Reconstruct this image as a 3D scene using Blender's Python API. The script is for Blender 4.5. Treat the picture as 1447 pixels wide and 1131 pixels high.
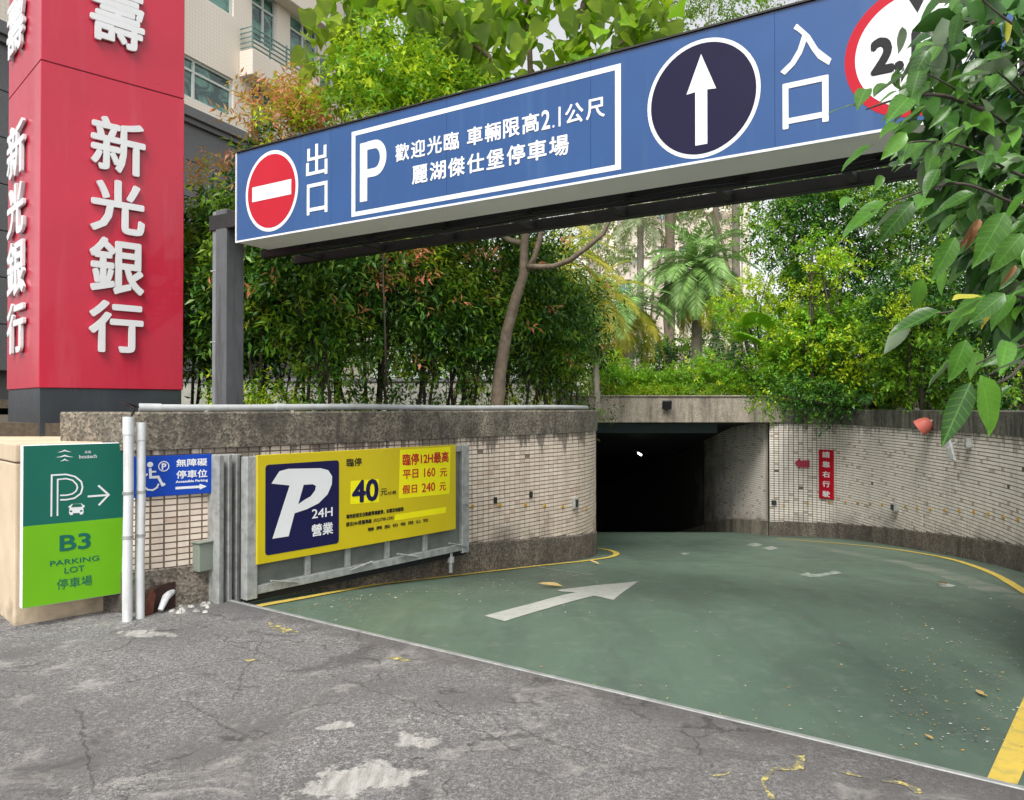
import bpy, bmesh, math, random
import numpy as np
from mathutils import Vector, Matrix
R = math.radians
random.seed(7)
rng = np.random.default_rng(11)
for o in list(bpy.data.objects): bpy.data.objects.remove(o)
S = bpy.context.scene
COL = S.collection
# ------------------------------------------------------------------ camera
F_PX, CX, CY, EYE = 1087.0, 723.5, 565.5, 1.6
TH = math.atan(11.5 / F_PX)
cam = bpy.data.cameras.new('camera'); co = bpy.data.objects.new('camera', cam); COL.objects.link(co)
cam.sensor_fit = 'HORIZONTAL'; cam.sensor_width = 36.0; cam.lens = 36.0 * F_PX / 1447.0
cam.clip_start = 0.05; cam.clip_end = 900
co.location = (0, 0, EYE); co.rotation_euler = (R(90) + TH, 0, 0)
S.camera = co
# ------------------------------------------------------------------ world, sun, exposure
SUN_EL, SUN_AZ = R(54), R(197)          # azimuth clockwise from +Y
W = bpy.data.worlds.new('World'); S.world = W; W.use_nodes = True
nt = W.node_tree; nt.nodes.clear()
sky = nt.nodes.new('ShaderNodeTexSky'); sky.sky_type = 'NISHITA'; sky.sun_disc = False
sky.sun_elevation = SUN_EL; sky.sun_rotation = SUN_AZ; sky.air_density = 1.0; sky.dust_density = 3.0; sky.ozone_density = 1.0
hs = nt.nodes.new('ShaderNodeHueSaturation'); hs.inputs['Saturation'].default_value = 0.12; hs.inputs['Value'].default_value = 1.0
bg = nt.nodes.new('ShaderNodeBackground'); bg.inputs['Strength'].default_value = 0.14
wo = nt.nodes.new('ShaderNodeOutputWorld')
nt.links.new(sky.outputs[0], hs.inputs['Color']); nt.links.new(hs.outputs[0], bg.inputs[0]); nt.links.new(bg.outputs[0], wo.inputs[0])
sun = bpy.data.lights.new('sun', 'SUN'); sun.energy = 1.7; sun.angle = R(24); sun.color = (1.0, 0.96, 0.9)
so = bpy.data.objects.new('sun', sun); COL.objects.link(so)
sd = Vector((math.sin(SUN_AZ) * math.cos(SUN_EL), math.cos(SUN_AZ) * math.cos(SUN_EL), math.sin(SUN_EL)))
so.rotation_euler = sd.to_track_quat('Z', 'Y').to_euler(); so.location = (0, -5, 30)
S.view_settings.view_transform = 'Standard'; S.view_settings.look = 'None'
S.view_settings.gamma = 1.0; S.view_settings.use_curve_mapping = False
S.view_settings.exposure = 0.92
S.cycles.max_bounces = 8; S.cycles.transparent_max_bounces = 8; S.cycles.diffuse_bounces = 4
S.cycles.use_denoising = True

# ------------------------------------------------------------------ geometry helpers
def ray(x, y):
    xc = (x - CX) / F_PX; yc = (CY - y) / F_PX
    return Vector((xc, math.cos(TH) - yc * math.sin(TH), math.sin(TH) + yc * math.cos(TH)))
def P(x, y, D):
    d = ray(x, y); return Vector((0, 0, EYE)) + d * (D / d.y)
def soft(x, w=0.6): return x if x > w else (0.0 if x < -w else (x + w) ** 2 / (4 * w))
def rz(y): return -0.112 * soft(y - 6.4) - 0.12 * soft(y - 18.5, .4)
def G(x, y, zf=None):
    zf = zf or rz
    d = ray(x, y); D = 6.0
    for _ in range(40): D = 0.5 * D + 0.5 * (zf(D) - EYE) / d.z * d.y
    return Vector((0, 0, EYE)) + d * (D / d.y)
def G0(x, y): return G(x, y, lambda Y: 0.0)
class Frame:
    def __init__(s, o, u):
        s.o = Vector(o); s.u = Vector((u[0], u[1], 0)).normalized(); s.v = Vector((0, 0, 1)); s.n = s.u.cross(s.v)
    def at(s, u, v, n=0.0): return s.o + s.u * u + s.v * v + s.n * n
    def px(s, x, y, n=0.0):
        d = ray(x, y); e = Vector((0, 0, EYE)); o = s.o + s.n * n
        t = (o - e).dot(s.n) / d.dot(s.n); q = e + d * t - s.o
        return (q.dot(s.u), q.dot(s.v))
    def off(s, n): return Frame(s.o + s.n * n, s.u)

BASE = {}
def tag(o, label=None, cat=None, group=None, kind=None):
    if label: o['label'] = label
    if cat: o['category'] = cat
    if group: o['group'] = group
    if kind: o['kind'] = kind
    return o
def thing(name, label, cat, base=(0, 0, 0), group=None):
    o = bpy.data.objects.new(name, None); COL.objects.link(o); o.location = base
    o.empty_display_size = .1
    BASE[o.name] = Vector(base)
    return tag(o, label, cat, group)
def link(name, me, parent=None, base=None):
    o = bpy.data.objects.new(name, me); COL.objects.link(o)
    if parent is not None:
        o.parent = parent; BASE[o.name] = BASE[parent.name]
    else:
        BASE[o.name] = Vector(base or (0, 0, 0)); o.location = BASE[o.name]
    return o
class MB:
    def __init__(s): s.v = []; s.f = []; s.m = []
    def add(s, vs, fs, mi=0):
        k = len(s.v); s.v += [tuple(v) for v in vs]; s.f += [tuple(i + k for i in f) for f in fs]; s.m += [mi] * len(fs); return s
    def box(s, o, ax, ay, az, mi=0):   # corner o, three edge vectors
        o = Vector(o); ax = Vector(ax); ay = Vector(ay); az = Vector(az)
        if ax.cross(ay).dot(az) < 0: ax, ay = ay, ax
        vs = [o, o + ax, o + ax + ay, o + ay]; vs += [v + az for v in vs]
        return s.add(vs, [(3, 2, 1, 0), (4, 5, 6, 7), (0, 1, 5, 4), (1, 2, 6, 5), (2, 3, 7, 6), (3, 0, 4, 7)], mi)
    def fbox(s, F, u0, u1, v0, v1, n0, n1, mi=0):
        return s.box(F.at(u0, v0, n0), F.u * (u1 - u0), F.v * (v1 - v0), F.n * (n1 - n0), mi)
    def prism(s, F, pts, n0, n1, mi=0):
        a = sum(pts[i][0] * pts[(i + 1) % len(pts)][1] - pts[(i + 1) % len(pts)][0] * pts[i][1] for i in range(len(pts)))
        if a < 0: pts = pts[::-1]
        n = len(pts)
        vs = [F.at(u, v, n0) for u, v in pts] + [F.at(u, v, n1) for u, v in pts]
        fs = [tuple(range(n - 1, -1, -1)), tuple(range(n, 2 * n))] + [(i, (i + 1) % n, n + (i + 1) % n, n + i) for i in range(n)]
        return s.add(vs, fs, mi)
    def stroke(s, F, pts, w, n0, n1, closed=False, mi=0):
        q = [Vector(p) for p in pts]; n = len(q); L = []; Rr = []
        for i in range(n):
            if closed: a, b = q[(i - 1) % n], q[(i + 1) % n]
            else: a, b = q[max(i - 1, 0)], q[min(i + 1, n - 1)]
            d1 = (q[i] - a); d2 = (b - q[i])
            if d1.length < 1e-9: d1 = d2
            if d2.length < 1e-9: d2 = d1
            d1 = d1.normalized(); d2 = d2.normalized(); t = (d1 + d2).normalized()
            nn = Vector((-t.y, t.x)); k = 1 / max(.35, nn.dot(Vector((-d1.y, d1.x))))
            L.append(q[i] + nn * w / 2 * k); Rr.append(q[i] - nn * w / 2 * k)
        vs = []
        for l, r in zip(L, Rr): vs += [F.at(l.x, l.y, n0), F.at(r.x, r.y, n0), F.at(l.x, l.y, n1), F.at(r.x, r.y, n1)]
        fs = []
        for i in range(n if closed else n - 1):
            a = 4 * i; b = 4 * ((i + 1) % n)
            fs += [(a + 2, a + 3, b + 3, b + 2), (a, a + 2, b + 2, b), (a + 3, a + 1, b + 1, b + 3)]
        if not closed: fs += [(0, 1, 3, 2), (4 * n - 4, 4 * n - 2, 4 * n - 1, 4 * n - 3)]
        return s.add(vs, fs, mi)
    def tube(s, pts, rad, seg=8, mi=0, cap=True):
        pts = [Vector(p) for p in pts]; n = len(pts)
        if not hasattr(rad, '__len__'): rad = [rad] * n
        vs = []; prev = None
        for i in range(n):
            t = (pts[min(i + 1, n - 1)] - pts[max(i - 1, 0)]).normalized()
            if prev is None:
                prev = t.orthogonal().normalized()
            x = (prev - t * prev.dot(t)).normalized(); prev = x; y = t.cross(x)
            for k in range(seg):
                a = 2 * math.pi * k / seg
                vs.append(pts[i] + (x * math.cos(a) + y * math.sin(a)) * rad[i])
        fs = [(i * seg + k, i * seg + (k + 1) % seg, (i + 1) * seg + (k + 1) % seg, (i + 1) * seg + k) for i in range(n - 1) for k in range(seg)]
        if cap: fs += [tuple(range(seg - 1, -1, -1)), tuple(range((n - 1) * seg, n * seg))]
        return s.add(vs, fs, mi)
    def build(s, name, mat, parent=None, base=None, smooth=False, bevel=0, seg=1, weld=False):
        b = BASE[parent.name] if parent is not None else Vector(base or (0, 0, 0))
        me = bpy.data.meshes.new(name)
        me.from_pydata([(v[0] - b[0], v[1] - b[1], v[2] - b[2]) for v in s.v], [], s.f)
        for m in (mat if isinstance(mat, (list, tuple)) else [mat]): me.materials.append(m)
        me.polygons.foreach_set('material_index', s.m)
        if smooth is True: me.polygons.foreach_set('use_smooth', [True] * len(me.polygons))
        me.update()
        if bevel:
            bm = bmesh.new(); bm.from_mesh(me)
            es = [e for e in bm.edges if len(e.link_faces) == 2 and e.calc_face_angle(0) > .5]
            bmesh.ops.bevel(bm, geom=es, offset=bevel, segments=seg, profile=.6, affect='EDGES', clamp_overlap=True)
            bm.to_mesh(me); bm.free()
        o = link(name, me, parent, b)
        if smooth == 'auto' and len(me.polygons):
            me.polygons.foreach_set('use_smooth', [True] * len(me.polygons))
            try: me.set_sharp_from_angle(angle=R(35))
            except Exception: pass
        return o
def npmesh(name, V, Fc, mats, parent=None, base=None, mi=None, smooth=False):
    """V (n,3) world, Fc (m,3 or 4) ints"""
    b = BASE[parent.name] if parent is not None else Vector(base or (0, 0, 0))
    V = (V - np.array(b)).astype(np.float32); me = bpy.data.meshes.new(name)
    k = Fc.shape[1]; m = len(Fc)
    me.vertices.add(len(V)); me.vertices.foreach_set('co', V.ravel())
    me.loops.add(m * k); me.loops.foreach_set('vertex_index', Fc.ravel().astype(np.int32))
    me.polygons.add(m); me.polygons.foreach_set('loop_start', np.arange(0, m * k, k, dtype=np.int32))
    for mm in mats: me.materials.append(mm)
    if mi is not None: me.polygons.foreach_set('material_index', mi.astype(np.int32))
    if smooth: me.polygons.foreach_set('use_smooth', np.ones(m, bool))
    me.update(calc_edges=True)
    return link(name, me, parent, b)
def catmull(pts, step):
    pts = [Vector(p) for p in pts]; q = [pts[0] * 2 - pts[1]] + pts + [pts[-1] * 2 - pts[-2]]; out = []
    for i in range(1, len(q) - 2):
        for k in range(40):
            t = k / 40; a, b, c, d = q[i - 1], q[i], q[i + 1], q[i + 2]
            out.append(.5 * ((2 * b) + (c - a) * t + (2 * a - 5 * b + 4 * c - d) * t * t + (3 * b - a - 3 * c + d) * t ** 3))
    out.append(pts[-1]); res = [out[0]]; acc = 0; last = out[0]
    for p in out[1:]:
        while (p - last).length + acc >= step:
            d = p - last; r = (step - acc) / d.length; last = last + d * r; res.append(last.copy()); acc = 0
        acc += (p - last).length; last = p
    return res
# ------------------------------------------------------------------ material helpers
def nodes(name):
    m = bpy.data.materials.new(name); m.use_nodes = True; t = m.node_tree; t.nodes.clear(); return m, t
def nd(t, typ, ins=None, **pr):
    n = t.nodes.new('ShaderNode' + typ)
    for k, v in pr.items(): setattr(n, k, v)
    for k, v in (ins or {}).items():
        s = n.inputs[k]
        if isinstance(v, bpy.types.NodeSocket): t.links.new(v, s)
        elif isinstance(v, bpy.types.Node): t.links.new(v.outputs[0], s)
        else:
            try: s.default_value = v
            except Exception: s.default_value = (v[0], v[1], v[2], 1) if hasattr(v, '__len__') else v
    return n
def c4(c): return (c[0], c[1], c[2], 1)
def mixc(t, f, a, b, bt='MIX'):
    n = t.nodes.new('ShaderNodeMix'); n.data_type = 'RGBA'; n.blend_type = bt
    for idx, v in ((0, f), (6, a), (7, b)):
        s = n.inputs[idx]
        if isinstance(v, bpy.types.NodeSocket): t.links.new(v, s)
        else: s.default_value = v if idx == 0 else c4(v)
    return n.outputs[2]
def math_(t, op, a, b=None, clamp=False):
    n = t.nodes.new('ShaderNodeMath'); n.operation = op; n.use_clamp = clamp
    for i, v in enumerate((a, b)):
        if v is None: continue
        if isinstance(v, bpy.types.NodeSocket): t.links.new(v, n.inputs[i])
        else: n.inputs[i].default_value = v
    return n.outputs[0]
def rampn(t, f, stops):
    n = t.nodes.new('ShaderNodeValToRGB'); t.links.new(f, n.inputs[0]); e = n.color_ramp.elements
    while len(e) < len(stops): e.new(.5)
    for i, (p, c) in enumerate(stops):
        e[i].position = p; e[i].color = c4(c) if hasattr(c, '__len__') else (c, c, c, 1)
    return n.outputs[0]
def pos(t, sc=(1, 1, 1)):
    g = t.nodes.new('ShaderNodeNewGeometry')
    if sc == (1, 1, 1): return g.outputs['Position']
    return nd(t, 'Mapping', {'Vector': g.outputs['Position'], 'Scale': sc}).outputs[0]
def noise(t, sc, vec=None, det=4, rough=.6, dist=0):
    n = nd(t, 'TexNoise', {'Scale': sc, 'Detail': det, 'Roughness': rough, 'Distortion': dist, 'Vector': vec if vec is not None else pos(t)})
    return n.outputs[0]
def finish(m, t, col, rough=.6, bump=None, bs=.3, bd=.01, metal=0, spec=.5, extra=None):
    ins = {'Base Color': col if isinstance(col, bpy.types.NodeSocket) else c4(col), 'Roughness': rough, 'Metallic': metal, 'Specular IOR Level': spec}
    b = nd(t, 'BsdfPrincipled', ins)
    for k, v in (extra or {}).items(): b.inputs[k].default_value = v
    if bump is not None:
        bn = nd(t, 'Bump', {'Height': bump, 'Strength': bs, 'Distance': bd}); t.links.new(bn.outputs[0], b.inputs['Normal'])
    o = nd(t, 'OutputMaterial', {0: b.outputs[0]}); return m
def pm(name, c, var=.12, sc=3.0, rough=.5, bump=0, bsc=60, metal=0, dirt=0, dirtc=(.05, .045, .04), dsc=1.5, streak=False, spec=.5, coat=0):
    """plain paint/metal/etc. with value noise, optional dirt spots or streaks"""
    m, t = nodes(name)
    n1 = noise(t, sc); a = tuple(x * (1 - var) for x in c); b = tuple(min(1, x * (1 + var)) for x in c)
    col = mixc(t, rampn(t, n1, [(.3, 0), (.7, 1)]), a, b)
    if dirt:
        n2 = noise(t, dsc, pos(t, (5, 5, .45) if streak else (1, 1, 1)), 6, .65)
        k = rampn(t, n2, [(.52, 0), (.74, 1)])
        col = mixc(t, math_(t, 'MULTIPLY', k, dirt), col, dirtc)
    r = math_(t, 'ADD', math_(t, 'MULTIPLY', noise(t, sc * 3), .25), rough - .12)
    return finish(m, t, col, r, noise(t, bsc, None, 3) if bump else None, bump, .004, metal, spec, {'Coat Weight': coat} if coat else None)
def flat(name, c, rough=.45, var=.05, spec=.2): return pm(name, c, var=var, sc=2.5, rough=rough, spec=spec)

M = {}
M['red'] = pm('red_panel_paint', (.48, .014, .042), .07, 1.2, .32, dirt=.18, dirtc=(.55, .16, .2), dsc=1.0, streak=True, coat=.25)  # pink streaks: grime plus reflection painted into the red
M['dark_panel'] = pm('charcoal_panel', (.035, .042, .05), .1, 2, .22, dirt=.3, dirtc=(.09, .09, .09), dsc=.8, streak=True)
M['white'] = pm('white_letter', (.66, .67, .68), .03, 3, .4, dirt=.12, dirtc=(.45, .42, .4), dsc=3, streak=True)
M['pwhite'] = flat('white_print', (.7, .71, .72))
M['blue'] = pm('blue_sign_face', (.01, .062, .2), .08, 2, .33, dirt=.35, dirtc=(.05, .12, .25), dsc=1.6, streak=True)
M['navy'] = flat('navy_print', (.012, .012, .06), .35)
M['navy2'] = flat('arrow_disc_navy', (.008, .006, .032), .35)
M['pred'] = flat('red_print', (.43, .008, .022), .35)
M['black'] = flat('black_print', (.015, .015, .016), .4)
M['silver'] = pm('sign_side_metal', (.84, .83, .8), .04, 5, .5, dirt=.3, dirtc=(.6, .57, .52), dsc=2.5)
M['dsteel'] = pm('dark_steel', (.01, .0095, .0095), .3, 6, .6, bump=.3, dirt=.35, dirtc=(.04, .024, .018), dsc=6)
M['green_dk'] = flat('dark_green_print', (.012, .12, .085), .35)
M['green_lt'] = flat('lime_print', (.14, .4, .012), .35)
M['yellow'] = pm('yellow_board', (.55, .44, .005), .04, 3, .38, dirt=.12, dirtc=(.6, .5, .05), dsc=2, streak=True)
M['yellow2'] = flat('yellow_patch_print', (.8, .74, .01), .4)
M['bluesign'] = flat('bright_blue_print', (.008, .055, .38), .35)
M['galv'] = pm('galvanised_steel', (.36, .37, .36), .25, 14, .5, bump=.15, metal=.35, dirt=.6, dirtc=(.13, .12, .09), dsc=7, streak=True)
M['galv2'] = pm('weathered_gate_sheet', (.13, .14, .125), .2, 6, .6, bump=.2, dirt=.6, dirtc=(.07, .075, .05), dsc=4)
M['pvc'] = pm('pvc_pipe', (.6, .62, .63), .06, 8, .4, dirt=.55, dirtc=(.25, .23, .19), dsc=5, streak=True)
M['pvcg'] = pm('grey_conduit', (.4, .42, .42), .08, 8, .45, dirt=.5, dirtc=(.2, .2, .17), dsc=5)
M['gbox'] = pm('grey_green_box', (.2, .23, .19), .08, 8, .5, dirt=.4, dirtc=(.1, .1, .08), dsc=8)
M['post'] = pm('grey_post_paint', (.085, .09, .095), .12, 8, .55, bump=.3, dirt=.9, dirtc=(.03, .028, .028), dsc=2.6, streak=True)
M['bark'] = pm('bark', (.15, .115, .08), .3, 14, .85, bump=.8, bsc=40, dirt=.6, dirtc=(.3, .28, .23), dsc=5)
M['darkbark'] = pm('dark_stem_bark', (.05, .038, .028), .3, 14, .85, bump=.6, bsc=40)
M['soil'] = pm('soil', (.06, .045, .03), .4, 20, .95, bump=1, bsc=30, dirt=.6, dirtc=(.05, .08, .02), dsc=4)
M['plast_red'] = flat('red_plastic', (.5, .13, .1), .35)
M['yref'] = flat('yellow_reflector', (.42, .26, .03), .4)
M['glass_dk'] = flat('dark_glass', (.04, .05, .05), .1)
# block render
m, t = nodes('beige_render')
k = rampn(t, noise(t, 2.2, None, 6), [(.35, 0), (.7, 1)])
col = mixc(t, k, (.62, .5, .35), (.5, .4, .28))
lowz = nd(t, 'SeparateXYZ', {0: pos(t)}).outputs[2]
lowdark = math_(t, 'MULTIPLY', rampn(t, math_(t, 'ADD', math_(t, 'MULTIPLY', lowz, -1.4), noise(t, 5, None, 5)), [(.3, 0), (.65, 1)]), .75)  # darker towards the bottom, with a ragged upper edge
col = mixc(t, lowdark, col, (.14, .11, .07)); M['beige'] = finish(m, t, col, .85, noise(t, 90), .4, .004)
# washed aggregate concrete (coping, plinth)
def washed(name, c1, c2, moss, mosslo, mosshi, speck=55, st=(2.2, 2.2, .8)):
    m, t = nodes(name)
    v = nd(t, 'TexVoronoi', {'Scale': speck, 'Vector': pos(t)})
    peb = mixc(t, rampn(t, v.outputs['Color'], [(.2, 0), (.9, 1)]), c1, c2)
    n = noise(t, 1.3, pos(t, st), 8, .7)
    n2 = noise(t, 9, None, 5)
    k = rampn(t, math_(t, 'ADD', math_(t, 'MULTIPLY', n, .8), math_(t, 'MULTIPLY', n2, .2)), [(mosslo, 0), (mosshi, 1)])
    col = mixc(t, math_(t, 'MULTIPLY', k, .9), peb, moss)
    green = rampn(t, noise(t, 3.1, pos(t, (1, 1, 2)), 6), [(.62, 0), (.75, 1)])
    col = mixc(t, math_(t, 'MULTIPLY', green, .5), col, (.16, .17, .1))
    return finish(m, t, col, .9, v.outputs['Distance'], .5, .006)
M['coping'] = washed('mossy_coping_concrete', (.09, .08, .06), (.36, .31, .24), (.045, .04, .033), .38, .62)
M['coping_r'] = washed('grey_coping_concrete', (.13, .125, .1), (.27, .25, .2), (.035, .036, .03), .4, .58, 55, (3.4, 3.4, .35))
M['plinth'] = washed('washed_stone_plinth', (.08, .066, .05), (.27, .23, .185), (.045, .039, .034), .4, .64)
M['lintel'] = washed('stained_lintel_concrete', (.24, .21, .165), (.38, .335, .27), (.1, .085, .065), .44, .62, 55, (3, 3, .4))
M['grout'] = pm('grout', (.19, .15, .115), .3, 8, .95, bump=.3, dirt=.5, dirtc=(.03, .028, .02), dsc=3)
M['tunnel'] = pm('tunnel_plaster', (.3, .265, .22), .1, 2, .85, bump=.2, dirt=.5, dirtc=(.2, .17, .13), dsc=1.2, streak=True)
m, t = nodes('tunnel_plaster_depth_shade')
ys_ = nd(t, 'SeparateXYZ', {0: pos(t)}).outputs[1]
depth_shade = rampn(t, math_(t, 'ADD', math_(t, 'MULTIPLY', math_(t, 'SUBTRACT', ys_, 17.6), .3), math_(t, 'MULTIPLY', math_(t, 'SUBTRACT', noise(t, .9, pos(t, (1, 1, .5)), 7, .7), .5), 1.6)), [(.1, 0), (.9, 1)])  # darkens with depth: fading daylight painted into the plaster, edge broken by noise
M['tunnel'] = finish(m, t, mixc(t, math_(t, 'MULTIPLY', depth_shade, .93), mixc(t, noise(t, 3), (.42, .37, .31), (.5, .45, .39)), (.02, .018, .016)), .85, noise(t, 60), .2, .003)
M['tunnel_dk'] = pm('tunnel_painted_shade', (.02, .022, .022), .1, 2, .85)  # near-black colour stands in for deep shade on tunnel ceiling and walls
# tiles: cream, per-piece tone, grime streaks with shapes of their own
def tilemat(name, c1, c2, grime, g_amt, c3):
    m, t = nodes(name)
    g = t.nodes.new('ShaderNodeNewGeometry'); oi = t.nodes.new('ShaderNodeObjectInfo')
    r = math_(t, 'FRACT', math_(t, 'ADD', g.outputs['Random Per Island'], oi.outputs['Random']))
    col = mixc(t, r, c1, c2)
    col = mixc(t, rampn(t, r, [(.9, 0), (.97, 1)]), col, c3)
    sx = nd(t, 'SeparateXYZ', {0: pos(t)}); z = sx.outputs[2]; y = sx.outputs[1]
    rel = math_(t, 'ADD', z, math_(t, 'MULTIPLY', math_(t, 'SUBTRACT', y, 6.4), .112))     # height over the ramp
    st = noise(t, 1.6, pos(t, (3.2, 3.2, .28)), 8, .7); bl = noise(t, 1.7, None, 8, .7)
    low = rampn(t, math_(t, 'ADD', math_(t, 'MULTIPLY', rel, -1.3), math_(t, 'MULTIPLY', bl, 2.0)), [(.36, 0), (.85, 1)])
    topm = rampn(t, math_(t, 'ADD', math_(t, 'MULTIPLY', math_(t, 'SUBTRACT', z, 1.27), 1.6), math_(t, 'MULTIPLY', st, 2.2)), [(.95, 0), (1.5, 1)])
    mid = rampn(t, st, [(.5, 0), (.78, .7)])
    a = math_(t, 'MAXIMUM', math_(t, 'MAXIMUM', low, topm), mid)
    col = mixc(t, math_(t, 'MULTIPLY', a, g_amt), col, grime)
    depth_shade = rampn(t, math_(t, 'ADD', math_(t, 'MULTIPLY', math_(t, 'SUBTRACT', y, 18.0), .3), math_(t, 'MULTIPLY', math_(t, 'SUBTRACT', bl, .5), 1.4)), [(.1, 0), (.9, 1)])  # tunnel tiles: loss of daylight with depth painted into the tile colour
    col = mixc(t, math_(t, 'MULTIPLY', depth_shade, .93), col, (.02, .018, .016))
    return finish(m, t, col, math_(t, 'ADD', math_(t, 'MULTIPLY', r, .2), .45), noise(t, 120), .15, .002)
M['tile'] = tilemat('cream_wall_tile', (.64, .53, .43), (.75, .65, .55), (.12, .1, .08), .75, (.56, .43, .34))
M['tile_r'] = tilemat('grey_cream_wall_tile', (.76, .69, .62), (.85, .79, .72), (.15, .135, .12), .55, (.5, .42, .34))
# asphalt
m, t = nodes('worn_asphalt')
p = pos(t); v = nd(t, 'TexVoronoi', {'Scale': 150, 'Vector': p}); v2 = nd(t, 'TexVoronoi', {'Scale': 62, 'Vector': p})
agg = mixc(t, rampn(t, v.outputs['Color'], [(.1, 0), (.95, 1)]), (.05, .048, .047), (.33, .32, .31))
agg = mixc(t, rampn(t, v2.outputs['Color'], [(.74, 0), (.95, .75)]), agg, (.42, .41, .4))
agg = mixc(t, rampn(t, noise(t, 40, None, 4, .7), [(.38, .75), (.56, 0)]), agg, (.07, .068, .07))
big = noise(t, .55, None, 8, .68, .6)
agg = mixc(t, rampn(t, big, [(.40, .8), (.47, .45), (.6, 0)]), agg, (.095, .09, .088))
blot = rampn(t, noise(t, 1.9, None, 7, .7, 1.0), [(.55, 0), (.64, 1)])
agg = mixc(t, math_(t, 'MULTIPLY', blot, .45), agg, (.36, .34, .31))
dk = rampn(t, noise(t, 1.2, pos(t, (1, 1.6, 1)), 7, .7, 1.4), [(.56, 0), (.64, 1)])
agg = mixc(t, math_(t, 'MULTIPLY', dk, .7), agg, (.06, .057, .057))
SP = nd(t, 'SeparateXYZ', {0: p}); sx_, sy_ = SP.outputs[0], SP.outputs[1]
def lin(a, b, c): return math_(t, 'ADD', math_(t, 'ADD', math_(t, 'MULTIPLY', sx_, a), math_(t, 'MULTIPLY', sy_, b)), c)
nz = noise(t, 2.6, None, 9, .72); nz2 = noise(t, 14, None, 6, .7); nzs = noise(t, 5, None, 8, .8)
def local(c, ang, l, w):   # elliptical stain with a ragged edge, 1 inside
    ca, sa = math.cos(ang), math.sin(ang)
    a_ = lin(ca / l, sa / l, -(c.x * ca + c.y * sa) / l); b_ = lin(-sa / w, ca / w, -(-c.x * sa + c.y * ca) / w)
    r2 = math_(t, 'SQRT', math_(t, 'ADD', math_(t, 'MULTIPLY', a_, a_), math_(t, 'MULTIPLY', b_, b_)))
    r2 = math_(t, 'ADD', r2, math_(t, 'MULTIPLY', math_(t, 'SUBTRACT', nz, .5), 2.6)); r2 = math_(t, 'ADD', r2, math_(t, 'MULTIPLY', math_(t, 'SUBTRACT', nz2, .5), 2.2))
    return r2
halo = None; core = None
for (xa, ya), (xb, yb2), w in (((160, 893), (262, 897), .13), ((418, 1105), (595, 1098), .17), ((548, 1040), (630, 1052), .10), ((440, 1033), (504, 1020), .05), ((240, 858), (276, 857), .1)):
    A_, B_ = G0(xa, ya), G0(xb, yb2); c = (A_ + B_) / 2; L_ = (B_ - A_).length / 2; r2 = local(c, math.atan2(B_.y - A_.y, B_.x - A_.x), L_, w)
    k1 = rampn(t, r2, [(.7, 1), (.95, 0)]); k2 = rampn(t, math_(t, 'MULTIPLY', r2, .5), [(.45, 1), (.7, 0)])
    core = k1 if core is None else math_(t, 'MAXIMUM', core, k1); halo = k2 if halo is None else math_(t, 'MAXIMUM', halo, k2)
agg = mixc(t, math_(t, 'MULTIPLY', halo, .45), agg, (.06, .058, .06))
scr_ = rampn(t, noise(t, 9, pos(t, (3.0, .5, 1)), 6, .7), [(.35, 0), (.6, 1)])
agg = mixc(t, math_(t, 'MULTIPLY', core, .8), agg, mixc(t, scr_, (.24, .23, .205), (.44, .43, .4)))
# dark tar margin along the ramp edge
LA_, LB_ = G0(325, 850), G0(1447, 1117.5); dl = (LB_ - LA_).normalized(); nn_ = Vector((-dl.y, dl.x)); nn_ = nn_ if nn_.y > 0 else -nn_
dist = math_(t, 'ABSOLUTE', lin(nn_.x, nn_.y, -(LA_.x * nn_.x + LA_.y * nn_.y)))
marg = rampn(t, math_(t, 'ADD', dist, math_(t, 'MULTIPLY', math_(t, 'SUBTRACT', nz, .5), .9)), [(.05, 1), (.24, 0)])
agg = mixc(t, math_(t, 'MULTIPLY', marg, .6), agg, (.07, .062, .06))
dv = nd(t, 'VectorMath', {0: p, 1: nd(t, 'TexNoise', {'Scale': 2.2, 'Detail': 6.0, 'Vector': p}).outputs[1]}, operation='ADD')
ed = nd(t, 'TexVoronoi', {'Scale': .62, 'Vector': dv.outputs[0]}, feature='DISTANCE_TO_EDGE').outputs['Distance']
dv2 = nd(t, 'VectorMath', {0: p, 1: nd(t, 'TexNoise', {'Scale': 5, 'Detail': 6.0, 'Vector': p}).outputs[1]}, operation='ADD')
ed2 = nd(t, 'TexVoronoi', {'Scale': 1.5, 'Vector': dv2.outputs[0]}, feature='DISTANCE_TO_EDGE').outputs['Distance']
crm = rampn(t, noise(t, 1.1, None, 3), [(.48, 0), (.58, 1)])
cr = math_(t, 'MAXIMUM', rampn(t, ed, [(.002, 1), (.010, 0)]), math_(t, 'MULTIPLY', rampn(t, ed2, [(.003, 1), (.016, 0)]), crm))
cr = math_(t, 'MULTIPLY', cr, rampn(t, noise(t, 3.3), [(.42, 0), (.55, .9)]))
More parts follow.
